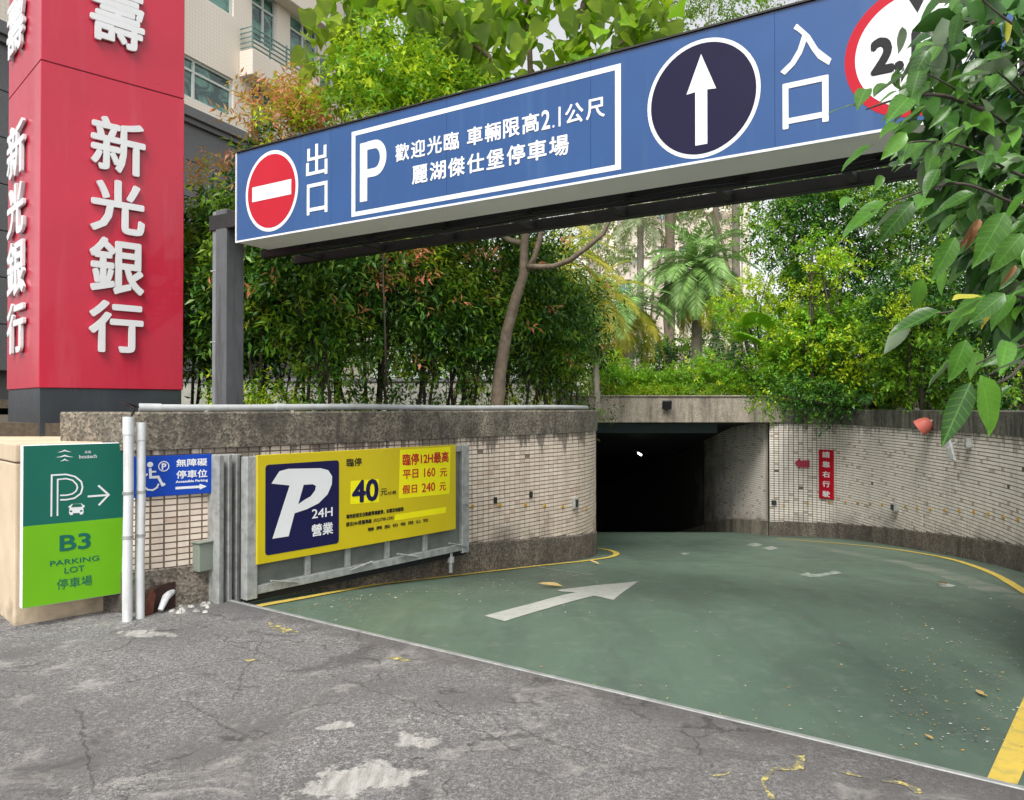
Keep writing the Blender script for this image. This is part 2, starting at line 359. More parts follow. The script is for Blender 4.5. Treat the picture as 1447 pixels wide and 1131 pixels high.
for (xa, ya), (xb, yb2) in (((326, 910), (560, 985)), ((560, 985), (740, 1062)), ((370, 900), (330, 990)), ((250, 990), (350, 1040)), ((40, 925), (200, 880)), ((735, 1030), (850, 1075)), ((180, 965), (340, 930)), ((110, 1000), (135, 1120))):
    A_, B_ = G0(xa, ya), G0(xb, yb2); L_ = (B_ - A_).length; u_ = (B_ - A_) / L_; n_ = Vector((-u_.y, u_.x))
    dd = math_(t, 'ADD', lin(n_.x, n_.y, -(A_.x * n_.x + A_.y * n_.y)), math_(t, 'ADD', math_(t, 'MULTIPLY', math_(t, 'SUBTRACT', nz, .5), .22), math_(t, 'MULTIPLY', math_(t, 'SUBTRACT', nz2, .5), .04)))
    al = lin(u_.x / L_, u_.y / L_, -(A_.x * u_.x + A_.y * u_.y) / L_)
    k = math_(t, 'MULTIPLY', rampn(t, math_(t, 'ABSOLUTE', dd), [(.0015, 1), (.006, 0)]), math_(t, 'LESS_THAN', math_(t, 'ABSOLUTE', math_(t, 'SUBTRACT', al, .5)), .5))
    cr = math_(t, 'MAXIMUM', cr, math_(t, 'MULTIPLY', k, .85))
agg = mixc(t, math_(t, 'MULTIPLY', cr, .7), agg, (.022, .02, .019))
band2 = rampn(t, math_(t, 'ADD', lin(.25, 1, -5.35), math_(t, 'MULTIPLY', math_(t, 'SUBTRACT', nz, .5), 1.2)), [(-.0, 0), (.12, 1)])
band2 = math_(t, 'MULTIPLY', band2, math_(t, 'LESS_THAN', sx_, -1.9))
agg = mixc(t, math_(t, 'MULTIPLY', band2, .55), agg, (.075, .074, .078))
h = math_(t, 'SUBTRACT', math_(t, 'ADD', v.outputs['Distance'], math_(t, 'MULTIPLY', big, 3)), math_(t, 'MULTIPLY', cr, 2.0))
M['asphalt'] = finish(m, t, agg, .9, h, .5, .006)
# green ramp coating
m, t = nodes('green_ramp_coating')
n1 = noise(t, .5, pos(t, (1, .7, 1)), 7, .6, .4)
col = mixc(t, rampn(t, n1, [(.3, 0), (.7, 1)]), (.064, .103, .074), (.1, .148, .11))
n2 = rampn(t, noise(t, 1.4, pos(t, (1.5, .5, 1)), 9, .72), [(.48, 0), (.72, 1)])
col = mixc(t, math_(t, 'MULTIPLY', n2, .7), col, (.055, .07, .06))
n2b = rampn(t, noise(t, 6, None, 8, .75), [(.54, 0), (.62, 1)])
col = mixc(t, math_(t, 'MULTIPLY', n2b, .18), col, (.2, .22, .18))
trk = rampn(t, noise(t, 1.0, pos(t, (2.6, .22, 1)), 6, .65, .8), [(.5, 0), (.66, 1)])
col = mixc(t, math_(t, 'MULTIPLY', trk, .2), col, (.04, .055, .048))
sc2 = rampn(t, noise(t, 3.2, pos(t, (1, 2.2, 1)), 9, .8, 2.0), [(.6, 0), (.63, 1)])
col = mixc(t, math_(t, 'MULTIPLY', sc2, .3), col, (.19, .23, .19))
vd = nd(t, 'TexVoronoi', {'Scale': 2.6, 'Vector': pos(t)})
spots = rampn(t, math_(t, 'ADD', vd.outputs['Distance'], math_(t, 'MULTIPLY', noise(t, 8), .1)), [(.085, 1), (.1, 0)])
sel = rampn(t, nd(t, 'SeparateColor', {0: vd.outputs['Color']}).outputs[0], [(.7, 0), (.72, 1)])
col = mixc(t, math_(t, 'MULTIPLY', math_(t, 'MULTIPLY', spots, sel), .6), col, (.03, .045, .035))
rr = rampn(t, noise(t, 2.3, None, 6), [(.3, .42), (.7, .62)])
M['ramp'] = finish(m, t, col, rr, noise(t, 70, None, 4), .25, .003)
# paints
def paint(name, c, wear, wc, lo=.5, hi=.62, sc=9):
    m, t = nodes(name); k = rampn(t, noise(t, sc, None, 8, .75), [(lo, 0), (hi, 1)])
    col = mixc(t, rampn(t, noise(t, 2.2), [(.3, 0), (.7, 1)]), tuple(x * .85 for x in c), c)
    return finish(m, t, mixc(t, math_(t, 'MULTIPLY', k, wear), col, wc), .6, noise(t, 80), .2, .003)
M['pyellow'] = paint('yellow_road_paint', (.58, .42, .07), .4, (.16, .18, .1))
M['parrow'] = paint('worn_white_road_paint', (.4, .4, .37), .65, (.2, .25, .2), .48, .66, 14)
M['pfaint'] = paint('faded_white_road_paint', (.36, .38, .34), .8, (.1, .15, .11), .42, .55, 10)
M['pold'] = paint('old_white_patch', (.5, .49, .45), .8, (.15, .15, .14), .44, .58, 7)
M['poldy'] = paint('old_yellow_mark', (.62, .52, .14), .95, (.11, .105, .1), .4, .52, 22)
M['dust'] = paint('pale_dust_track', (.17, .18, .145), 1.0, (.06, .105, .078), .4, .6, 2.5)
M['edge'] = pm('metal_edging', (.3, .31, .3), .2, 9, .5, metal=.3, dirt=.6, dirtc=(.12, .11, .1), dsc=7)
# facade
def facade(name, c1, c2, g, tw, th):
    m, t = nodes(name)
    uvw = nd(t, 'TexCoord').outputs['Object']
    sx = nd(t, 'SeparateXYZ', {0: pos(t)})
    n = noise(t, .35, pos(t, (1, 1, .5)), 6)
    col = mixc(t, rampn(t, n, [(.35, 0), (.7, 1)]), c1, c2)
    fz = math_(t, 'FRACT', math_(t, 'MULTIPLY', sx.outputs[2], 1 / th))
    al = math_(t, 'ADD', math_(t, 'MULTIPLY', sx.outputs[0], .4), math_(t, 'MULTIPLY', sx.outputs[1], .916))
    fx = math_(t, 'FRACT', math_(t, 'MULTIPLY', al, 1 / tw))
    gm = math_(t, 'MAXIMUM', math_(t, 'LESS_THAN', fz, .14), math_(t, 'LESS_THAN', fx, .12))
    col = mixc(t, math_(t, 'MULTIPLY', gm, .35), col, g)
    return finish(m, t, col, .8, noise(t, 8), .1, .01)
M['fac'] = facade('cream_facade_tile', (.72, .64, .54), (.8, .73, .64), (.45, .4, .34), .12, .12)
M['fac2'] = facade('pinkish_facade_tile', (.55, .47, .4), (.62, .55, .48), (.35, .3, .25), .3, .2)
M['granite'] = pm('grey_granite', (.13, .13, .135), .3, 40, .6, dirt=.3, dirtc=(.06, .06, .06), dsc=2)
M['wframe'] = flat('aluminium_window_frame', (.55, .58, .56), .4)
m, t = nodes('green_window_glass')
vv = rampn(t, noise(t, 1.1, pos(t, (1, 1, 1.3)), 6, .6, 1.5), [(.42, 0), (.6, 1)])  # pale blotches paint reflections into the glass colour
M['glass'] = finish(m, t, mixc(t, vv, (.012, .05, .045), (.12, .28, .22)), .08, None, spec=.9)
M['rail'] = flat('grey_green_rail', (.16, .25, .23), .5)
# leaves
def leafmat(name, cols, trans=.35, rough=.4, back=None, vein=False, var=.0):
    m, t = nodes(name)
    g = t.nodes.new('ShaderNodeNewGeometry'); oi = t.nodes.new('ShaderNodeObjectInfo')
    r = math_(t, 'FRACT', math_(t, 'ADD', g.outputs['Random Per Island'], oi.outputs['Random']))
    n = len(cols); col = rampn(t, r, [(i / max(1, n - 1), c) for i, c in enumerate(cols)])
    if vein:
        oc = nd(t, 'TexCoord').outputs['Object']; sp = nd(t, 'SeparateXYZ', {0: oc})
        ax = math_(t, 'ABSOLUTE', sp.outputs[0])
        q = math_(t, 'FRACT', math_(t, 'MULTIPLY', math_(t, 'SUBTRACT', sp.outputs[1], math_(t, 'MULTIPLY', ax, .7)), 9.0))
        vl = math_(t, 'MAXIMUM', math_(t, 'LESS_THAN', q, .09), math_(t, 'LESS_THAN', ax, .012))
        col = mixc(t, math_(t, 'MULTIPLY', vl, .35), col, tuple(min(1, c * 1.9 + .02) for c in cols[-1]))
        col = mixc(t, rampn(t, noise(t, 30, None, 4), [(.5, 0), (.8, .5)]), col, tuple(c * .55 for c in cols[0]))
    if back: col = mixc(t, g.outputs['Backfacing'], col, back)
    b = nd(t, 'BsdfPrincipled', {'Base Color': col, 'Roughness': rough, 'Specular IOR Level': .3 if not vein else .45})
    tr = nd(t, 'BsdfTranslucent', {'Color': mixc(t, .5, col, (.5, .68, .03), 'MIX') if trans > .3 else col})
    mx = nd(t, 'MixShader', {0: trans, 1: b.outputs[0], 2: tr.outputs[0]})
    nd(t, 'OutputMaterial', {0: mx.outputs[0]}); return m
M['lf_hedge'] = leafmat('hedge_leaf', [(.022, .065, .01), (.04, .12, .016), (.08, .19, .02), (.17, .28, .03)], .22, .35)
M['lf_hedge_tip'] = leafmat('young_red_leaf', [(.66, .17, .1), (.66, .3, .16), (.55, .13, .1), (.6, .4, .15)], .35, .4)
M['lf_olive'] = leafmat('olive_leaf', [(.09, .15, .015), (.18, .26, .02), (.13, .2, .02)], .35, .4)
M['lf_dark'] = leafmat('dark_green_leaf', [(.016, .06, .01), (.035, .125, .016), (.075, .2, .024)], .22, .35)
M['lf_mid'] = leafmat('mid_green_leaf', [(.065, .19, .014), (.13, .31, .02), (.2, .4, .03)], .38, .4)
M['lf_yg'] = leafmat('yellow_green_leaf', [(.3, .48, .015), (.46, .62, .025), (.56, .64, .04)], .42, .4)
M['lf_bright'] = leafmat('bright_green_leaf', [(.1, .32, .02), (.17, .42, .03), (.24, .48, .04)], .4, .4)
M['lf_big'] = leafmat('broad_light_green_leaf', [(.07, .2, .012), (.2, .42, .015), (.34, .54, .02), (.12, .3, .02), (.42, .5, .04)], .5, .4, (.2, .3, .08), True)
M['lf_big2'] = leafmat('broad_leaf_mass', [(.08, .22, .012), (.2, .42, .018), (.34, .5, .025)], .48, .4)
M['lf_fg'] = leafmat('glossy_foreground_leaf', [(.028, .085, .012), (.055, .16, .018), (.11, .28, .025), (.04, .11, .015), (.075, .21, .02)], .3, .32, (.16, .22, .13), True)
M['lf_fgy'] = leafmat('yellow_leaf', [(.45, .42, .05), (.5, .45, .08)], .4, .4, None, True)
M['lf_dry'] = leafmat('dry_brown_leaf', [(.22, .1, .04), (.3, .17, .08)], .2, .7)
M['lf_palm'] = leafmat('palm_leaflet', [(.13, .27, .06), (.22, .4, .1), (.36, .52, .2)], .3, .4)
M['lf_palmy'] = leafmat('yellow_palm_leaflet', [(.35, .33, .04), (.5, .42, .05), (.25, .32, .04)], .4, .4)
M['lf_fall'] = leafmat('fallen_leaf', [(.5, .34, .1), (.4, .2, .06), (.6, .52, .25)], .15, .6)
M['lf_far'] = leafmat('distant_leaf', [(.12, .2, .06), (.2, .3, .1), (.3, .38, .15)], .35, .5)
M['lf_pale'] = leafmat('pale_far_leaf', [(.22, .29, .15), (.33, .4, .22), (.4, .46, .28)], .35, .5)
M['trunk_pale'] = pm('pale_palm_trunk', (.26, .23, .19), .25, 8, .85, bump=.6, bsc=20)

# ------------------------------------------------------------------ text
DG = bpy.context.evaluated_depsgraph_get
_tc = {}
def glyphs(s, bold):
    if (s, bold) in _tc: return _tc[(s, bold)]
    cu = bpy.data.curves.new('t', 'FONT'); cu.body = s; cu.size = 1; cu.resolution_u = 3; cu.offset = bold; cu.fill_mode = 'FRONT'
    cu.extrude = .01
    ob = bpy.data.objects.new('t', cu); COL.objects.link(ob)
    me = bpy.data.meshes.new_from_object(ob.evaluated_get(DG()))
    V = np.array([v.co[:] for v in me.vertices]); Fs = [tuple(p.vertices) for p in me.polygons]
    bpy.data.objects.remove(ob); bpy.data.curves.remove(cu); bpy.data.meshes.remove(me)
    _tc[(s, bold)] = (V, Fs); return V, Fs
def text(F, s, box, mat, parent, bold=.012, n0=0, n1=.003, name='lettering', shear=0, keep=False):
    V, Fs = glyphs(s, 0); cp = [(0, 0)]
    if bold > .003:
        k = 8 if bold > .009 else 4; cp += [(bold * math.cos(6.2832 * i / k), bold * math.sin(6.2832 * i / k)) for i in range(k)]
        if bold > .04: cp += [(bold * .5 * math.cos(6.2832 * i / 8), bold * .5 * math.sin(6.2832 * i / 8)) for i in range(8)]
    lo = V.min(0) - (bold if bold > .003 else 0); hi = V.max(0) + (bold if bold > .003 else 0)
    u0, u1, v0, v1 = box; mb = MB(); zz_ = (V[:, 2] - V[:, 2].min()) / (V[:, 2].max() - V[:, 2].min())
    for i, (dx, dy) in enumerate(cp):
        x = (V[:, 0] + dx - lo[0]) / (hi[0] - lo[0]); y = (V[:, 1] + dy - lo[1]) / (hi[1] - lo[1])
        mb.add([F.at(u0 + (u1 - u0) * a + shear * b * (v1 - v0), v0 + (v1 - v0) * b, n0 + (n1 - n0) * c + (.00012 * i if c > .5 else 0)) for a, b, c in zip(x, y, zz_)], Fs)
    return mb.build(name, mat, parent)
def qbox(F, tl, tr, br, bl):
    a, b, c, d = F.px(*tl), F.px(*tr), F.px(*br), F.px(*bl)
    return ((a[0] + d[0]) / 2, (b[0] + c[0]) / 2, (c[1] + d[1]) / 2, (a[1] + b[1]) / 2)
def disc(F, c, r, n0, n1, seg=48, ry=None):
    return MB().prism(F, [(c[0] + r * math.cos(2 * math.pi * k / seg), c[1] + (ry or r) * math.sin(2 * math.pi * k / seg)) for k in range(seg)], n0, n1)

# ================================================================== GROUND
def sheet(name, pts, z, mat, kind='structure', parent=None):
    mb = MB(); mb.add([(p[0], p[1], p[2] if len(p) > 2 else z) for p in pts], [tuple(range(len(pts)))])
    o = mb.build(name, mat, parent)
    if o.data.polygons[0].normal.z < 0: o.data.flip_normals()
    return tag(o, kind=kind)
sheet('ground', [(-300, -300), (300, -300), (300, 6.2), (-300, 6.2)], -.035, M['asphalt'])
LA, LB = Vector(G0(325, 850)), Vector(G0(1447, 1117.5))
ld = (LB - LA).normalized()
far = LA + ld * 14
sheet('road', [(-60, -40), (60, -40), (60, far.y - 20), (far.x, far.y), (LA.x, LA.y), (-3.3, 6.45), (-4.0, 6.5), (-4.25, 7.25), (-60, 7.25)], 0.0, M['asphalt'])
# ramp surface
xs = np.linspace(-6, 9, 26); ys = np.concatenate([np.linspace(0, 5.4, 5), np.linspace(5.5, 19, 136), np.linspace(19.2, 32, 50)])
V = np.array([(x, y, rz(y) - .008) for y in ys for x in xs]); nx = len(xs)
Fq = np.array([(j * nx + i, j * nx + i + 1, (j + 1) * nx + i + 1, (j + 1) * nx + i) for j in range(len(ys) - 1) for i in range(nx - 1)])
tag(npmesh('driveway', V, Fq, [M['ramp']], smooth=True), kind='structure')
# edging strip along the asphalt edge
mb = MB(); nrm = Vector((-ld.y, ld.x, 0)); nrm = nrm if nrm.y > 0 else -nrm
mb.box(LA - ld * .1 + Vector((0, 0, -.03)), ld * 9, nrm * .035, (0, 0, .036))
tag(mb.build('kerb_strip', M['edge'], bevel=.004), kind='structure')

def band(name, mat, px, w, lift=.003, zf=None, label=None):
    pts = catmull([Vector(G(*p)) for p in px] if zf is None else [Vector(G0(*p)) for p in px], .12)
    vs = []
    for i, p in enumerate(pts):
        t_ = (pts[min(i + 1, len(pts) - 1)] - pts[max(i - 1, 0)]); t_.z = 0; t_.normalize(); n_ = Vector((-t_.y, t_.x, 0))
        ww = w * (1 + .12 * (random.random() - .5))
        for s_ in (1, -1):
            q = p + n_ * s_ * ww / 2; vs.append((q.x, q.y, (rz(q.y) if zf is None else 0) - (.008 if zf is None else 0) + lift))
    mb = MB(); mb.add(vs, [(2 * i, 2 * i + 1, 2 * i + 3, 2 * i + 2) for i in range(len(pts) - 1)])
    o = mb.build(name, mat)
    if o.data.polygons[0].normal.z < 0: o.data.flip_normals()
    return tag(o, label, kind='structure')
band('road_marking', M['pyellow'], [(361, 857), (440, 842.5), (540, 825), (640, 813.5), (700, 806.5), (760, 799.5), (805, 795), (845, 790), (866, 786), (871, 781.5), (859, 777), (842, 774.6), (826, 773)], .09, .008)
band('road_marking', M['pyellow'], [(1100, 761), (1181, 767.5), (1240, 773), (1294, 780.5), (1335, 788), (1365, 796), (1405, 811), (1447, 835), (1500, 880)], .085, .006)
band('road_marking', M['dust'], [(1130, 772), (1180, 778), (1250, 790), (1310, 803), (1370, 821), (1440, 848), (1500, 880)], .3, .0015)
yb = [G(1395, 1100), G(1440, 1107), G(1483, 985), G(1447, 985)]
a0, a1, a2, a3 = G(1394, 1100), G(1438, 1107), G(1510, 940), G(1476, 920)

def gpoly(name, pts, mat, zf='ramp', lift=.004):
    q = [G(*p) if zf == 'ramp' else G0(*p) for p in pts]; bm = bmesh.new()
    f = bm.faces.new([bm.verts.new((p.x, p.y, 0)) for p in q])
    if zf == 'ramp':
        y = min(p.y for p in q) // .12 * .12
        while y < max(p.y for p in q):
            y += .12; bmesh.ops.bisect_plane(bm, geom=bm.verts[:] + bm.edges[:] + bm.faces[:], plane_co=(0, y, 0), plane_no=(0, 1, 0))
    bm.normal_update()
    if bm.faces[:][0].normal.z < 0: bmesh.ops.reverse_faces(bm, faces=bm.faces[:])
    for v_ in bm.verts: v_.co.z = (rz(v_.co.y) - .008 if zf == 'ramp' else 0) + lift
    bmesh.ops.triangulate(bm, faces=bm.faces[:])
    me = bpy.data.meshes.new(name); bm.to_mesh(me); bm.free(); me.materials.append(mat)
    return tag(link(name, me, None, (0, 0, 0)), kind='structure')
gpoly('road_marking', [(1394, 1100), (1438, 1107), (1510, 940), (1476, 920)], M['pyellow'])
z7 = lambda x, y: (640 + x * .3179, 560 + y * .3179)
gpoly('road_marking', [z7(*p) for p in [(140, 974), (230, 998), (430, 938), (628, 885), (714, 904), (826, 821), (640, 838), (460, 860), (480, 866), (545, 870), (340, 922)]], M['parrow'])
z8 = lambda x, y: (1040 + x * .283, 540 + y * .283)
gpoly('road_marking', [z8(*p) for p in [(315, 962), (362, 948), (372, 958), (430, 956), (482, 943), (476, 936), (532, 953), (484, 960), (440, 969), (368, 972)]], M['pfaint'])
gpoly('road_marking', [z8(*p) for p in [(52, 812), (95, 800), (135, 812), (100, 822)]], M['pfaint'])
gpoly('road_marking', [z8(*p) for p in [(128, 830), (180, 818), (216, 832), (170, 838)]], M['pfaint'])
gpoly('road_marking', [z8(*p) for p in [(1005, 1010), (1040, 1002), (1100, 1014), (1080, 1024), (1030, 1022)]], M['pfaint'])
gpoly('road_marking', [z7(*p) for p in [(1005, 698), (1030, 694), (1056, 698), (1030, 704)]], M['pfaint'])
# thin pale scrape across the ramp near the arrow
band('road_marking', M['pfaint'], [(748, 797), (790, 806), (850, 813)], .03, .0035)
# old paint / scraped patches on the asphalt
def jag(pts, j=2.0, n=4):
    out = []
    for i in range(len(pts)):
        a = pts[i]; b = pts[(i + 1) % len(pts)]
        for k in range(n):
            t_ = k / n; out.append((a[0] + (b[0] - a[0]) * t_ + random.uniform(-j, j) * (1.5 if k else .5), a[1] + (b[1] - a[1]) * t_ + random.uniform(-j, j) * .6))
    return out
q = lambda L: [(x * .5, 830 + y * .5) for x, y in L]
q2 = lambda L: [(723 + x * .5, 830 + y * .5) for x, y in L]
for L in [[(755, 100), (790, 108), (850, 128), (800, 130), (770, 118)], [(690, 206), (720, 203), (735, 208), (700, 212)], [(1085, 198), (1130, 197), (1170, 212), (1120, 206)]]:
    gpoly('road_marking', jag(q(L), 1.2), M['poldy'], 'flat', .003)
for L in [[(785, 475), (830, 478), (826, 515), (790, 520), (740, 520), (715, 560), (745, 600), (725, 598), (705, 545), (735, 512), (790, 508), (805, 500), (808, 488)],
          [(1040, 545), (1100, 550), (1150, 568), (1165, 585), (1140, 585), (1110, 562), (1050, 552)], [(560, 533), (600, 530), (620, 520), (600, 540)], [(925, 522), (960, 525), (1000, 540), (950, 533)]]:
    gpoly('road_marking', jag(q2(L), 1.0), M['poldy'], 'flat', .003)

# ================================================================== WALLS
COP_T, COP_B = 1.57, 1.27
def sweep(pts, sec, closed=True):
    """pts: list of Vector (xy), sec(p) -> list of (n offset, z) ; n towards the road side (left of direction if side=+1)"""
    mb = MB(); k = len(sec(pts[0])); vs = []
    for i, p in enumerate(pts):
        t_ = (pts[min(i + 1, len(pts) - 1)] - pts[max(i - 1, 0)]).normalized(); n_ = Vector((t_.y, -t_.x, 0)) * SIDE
        for o_, z_ in sec(p): q_ = p + n_ * o_; vs.append((q_.x, q_.y, z_))
    fs = []
    for i in range(len(pts) - 1):
        for j in range(k):
            a = i * k + j; b = i * k + (j + 1) % k
            fs.append((a, b, b + k, a + k) if SIDE > 0 else (b, a, a + k, b + k))
    fs += [tuple(range(k)), tuple(range((len(pts) - 1) * k, len(pts) * k))]
    mb.add(vs, fs); return mb
TW, THT = .1, .05
def tile_rows(pts, plinth, zt, indiv_fn, wall, mat, limit):
    tm = None; k = 0; rest = MB(); cnt = 0; cand = []
    g = .006
    for i in range(len(pts) - 1):
        p, r_ = pts[i], pts[i + 1]; u = (r_ - p); L = u.length; u.normalize(); n_ = Vector((u.y, -u.x, 0)) * SIDE
        if SIDE < 0: p, u = r_, -u
        z = zt - THT + .002
        zb = plinth((p.y + r_.y) / 2)
        while z + THT > zb + .008:
            z0 = max(z, zb) + g * 1.0; z1 = z + THT - g * 1.0
            if z1 - z0 > .008: cand.append((p + u * g * 1.3, u, n_, L - 2.6 * g, z0, z1, indiv_fn(p, z)))
            z -= THT
    order = sorted(range(len(cand)), key=lambda a: cand[a][6]); single = set(a for a in order[:limit] if cand[a][6] < 1e8)
    mesh0 = None
    for a, (o_, u, n_, L, z0, z1, d) in enumerate(cand):
        if random.random() < .0012: continue
        if a in single:
            h = z1 - z0
            if mesh0 is None:
                mb = MB(); X = Vector((1, 0, 0)); mb.box((0, 0, 0), (1, 0, 0), (0, -1, 0), (0, 0, 1)); mesh0 = bpy.data.meshes.new('tile'); mesh0.from_pydata(mb.v, [], mb.f); mesh0.materials.append(mat)
            ob = link('tile', mesh0, wall); c_ = Vector((o_.x, o_.y, z0)) - BASE[wall.name]
            ob.location = c_; ob.rotation_euler = (random.uniform(-.01, .01), 0, math.atan2(u.y, u.x) + random.uniform(-.008, .008)); ob.scale = (L, .007 + random.random() * .003, h)
        else:
            e = n_ * (.006 + random.random() * .003); o3 = Vector((o_.x, o_.y, z0)); U = u * L; H = Vector((0, 0, z1 - z0))
            vs = [o3, o3 + U, o3 + U + H, o3 + H]; vs += [v_ + e for v_ in vs]
            rest.add(vs, [(4, 5, 6, 7), (0, 1, 5, 4), (1, 2, 6, 5), (2, 3, 7, 6), (3, 0, 4, 7)])
    o = rest.build('tile', mat, wall); o['kind'] = 'stuff'
# left wall
Lpts = [(-3.62, 6.22, 0), (-3.25, 6.12, 0), (-2.93, 6.06, 0), (-2.42, 6.5, 0), (-1.80, 7.14, 0), (-1.1, 7.95, 0), (-.5, 8.72, 0), (.15, 9.55, 0), (.75, 10.3, 0), (1.06, 10.85, 0), (1.24, 11.5, 0), (1.29, 12.3, 0), (1.2, 13.4, 0), (.95, 15, 0), (.6, 16.6, 0)]
LP = catmull(Lpts, TW); SIDE = 1
lw = thing('retaining_wall', 'curved cream tiled retaining wall with dark mossy concrete coping left of the green ramp', 'wall', (-.5, 8.72, 0))
pl = lambda y: rz(y) + .33
jn = {}
def cop_sec(p):
    j = .004 * math.sin(p.x * 9.1 + p.y * 5.3) + .003 * math.sin(p.x * 23)
    return [(.035 + j, COP_B), (.045 + j, COP_T - .015), (.03 + j, COP_T), (-.28, COP_T), (-.28, COP_B)]
sweep(LP, cop_sec).build('coping', M['coping'], lw, bevel=0)
sweep(LP, lambda p: [(0, -3), (0, COP_B + .01), (-.25, COP_B + .01), (-.25, -3)]).build('backing', M['grout'], lw)
sweep(LP, lambda p: [(-.1, -3), (.022, -3), (.022 + .004 * math.sin(p.x * 17), pl(p.y) - .01), (.01, pl(p.y)), (-.1, pl(p.y))]).build('plinth', M['plinth'], lw)
vis = lambda p, z: (1e9 if p.x / p.y < -.5 else (p - Vector((0, 0, 0))).length + (0 if (p.x < -2.1 or p.x > -.55) else 50) + (0.0))
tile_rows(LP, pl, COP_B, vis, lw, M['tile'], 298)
# right wall
Rpts = [(5.58, 16.7, 0), (6.2, 16.35, 0), (6.62, 15.7, 0), (6.72, 14.6, 0), (6.66, 13.4, 0), (6.52, 12.2, 0), (6.32, 10.7, 0), (5.95, 9.1, 0), (5.4, 7.6, 0), (4.6, 6.2, 0), (3.7, 5.1, 0), (3.0, 4.4, 0)]
RP = catmull(Rpts, TW); SIDE = 1
rw = thing('retaining_wall', 'long concave grey cream tiled wall on the outer right side of the ramp', 'wall', (6.5, 12.5, 0))
plr = lambda y: rz(y) + .29
def cop_sec2(p):
    j = .004 * math.sin(p.x * 7.1 + p.y * 4.3)
    return [(.03 + j, COP_B), (.04 + j, COP_T - .015), (.028 + j, COP_T), (-.3, COP_T), (-.3, COP_B)]
sweep(RP, cop_sec2).build('coping', M['coping_r'], rw)
sweep(RP, lambda p: [(0, -3), (0, COP_B + .01), (-.25, COP_B + .01), (-.25, -3)]).build('backing', pm('dark_grout', (.12, .105, .088), .3, 8, .95), rw)
sweep(RP, lambda p: [(-.1, -3), (.022, -3), (.022, plr(p.y) - .01), (.01, plr(p.y)), (-.1, plr(p.y))]).build('plinth', M['plinth'], rw)
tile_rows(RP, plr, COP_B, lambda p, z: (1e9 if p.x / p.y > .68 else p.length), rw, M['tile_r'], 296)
# lintel & tunnel
lt = thing('tunnel_lintel', 'pale stained concrete beam spanning the dark tunnel mouth', 'beam', (3, 16.6, 1.29))
mb = MB(); mb.box((-.4, 16.55, 1.285), (6.6, 0, 0), (0, .45, 0), (0, 0, .56)); mb.build('beam', M['lintel'], lt, bevel=.015)
mb = MB(); mb.box((-.45, 16.52, 1.8452), (6.7, 0, 0), (0, .4, 0), (0, 0, .03)); mb.build('cap', M['lintel'], lt, bevel=.008)
def tw_(name, pts, mat, thick):
    pts = catmull(pts, .4); mb = MB(); vs = []
    for i, p in enumerate(pts):
        t_ = (pts[min(i + 1, len(pts) - 1)] - pts[max(i - 1, 0)]).normalized(); n_ = Vector((t_.y, -t_.x, 0)) * thick
        vs += [(p.x, p.y, -9), (p.x, p.y, 1.6), (p.x + n_.x, p.y + n_.y, 1.6), (p.x + n_.x, p.y + n_.y, -9)]
    mb.add(vs, [(4 * i + a, 4 * i + (a + 1) % 4, 4 * i + 4 + (a + 1) % 4, 4 * i + 4 + a) for i in range(len(pts) - 1) for a in range(4)])
    return mb.build(name, mat)
TWP = [(5.6, 16.85, 0), (5.42, 17.8, 0), (5.22, 19.2, 0), (5.05, 21, 0), (4.9, 23, 0), (4.6, 26, 0), (3.6, 31.5, 0)]
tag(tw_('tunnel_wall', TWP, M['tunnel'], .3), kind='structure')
mb = MB(); TP = catmull(TWP, .4); vs = []
for p in TP: vs += [(p.x - .03, p.y, -9), (p.x - .03, p.y, rz(p.y) + .3), (p.x + .02, p.y, rz(p.y) + .31)]
mb.add(vs, [(3 * i + j, 3 * i + j + 1, 3 * i + j + 4, 3 * i + j + 3) for i in range(len(TP) - 1) for j in (0, 1)]); tag(mb.build('tunnel_plinth', M['lintel']), kind='structure')
SIDE = 1; TQ = [p for p in catmull(TWP[::-1], TW) if p.y < 20.5 and p.y > 16.92]
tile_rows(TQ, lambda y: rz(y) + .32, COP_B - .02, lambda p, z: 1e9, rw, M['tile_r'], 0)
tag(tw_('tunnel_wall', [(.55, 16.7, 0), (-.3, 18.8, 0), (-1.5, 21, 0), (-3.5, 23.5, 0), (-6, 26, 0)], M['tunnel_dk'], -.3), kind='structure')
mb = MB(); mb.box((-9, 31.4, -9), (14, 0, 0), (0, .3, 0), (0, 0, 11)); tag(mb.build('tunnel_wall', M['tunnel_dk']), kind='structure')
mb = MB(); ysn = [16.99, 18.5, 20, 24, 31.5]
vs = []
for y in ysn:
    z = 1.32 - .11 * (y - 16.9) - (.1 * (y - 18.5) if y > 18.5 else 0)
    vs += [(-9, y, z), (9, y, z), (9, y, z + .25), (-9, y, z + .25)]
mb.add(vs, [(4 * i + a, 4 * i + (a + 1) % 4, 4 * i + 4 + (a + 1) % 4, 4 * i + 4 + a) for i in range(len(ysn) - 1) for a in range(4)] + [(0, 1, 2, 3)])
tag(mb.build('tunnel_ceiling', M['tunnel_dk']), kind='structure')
cb = MB(); cb.box((0, 17.6, 1.03), (4.7, 0, 0), (0, .3, 0), (0, 0, .3)); o = cb.build('ceiling_beam', pm('beam_paint', (.05, .075, .085), .1, 2, .7), base=(0, 0, 0), bevel=.01); tag(o, 'dark blue grey ceiling beam just inside the tunnel mouth', 'beam')
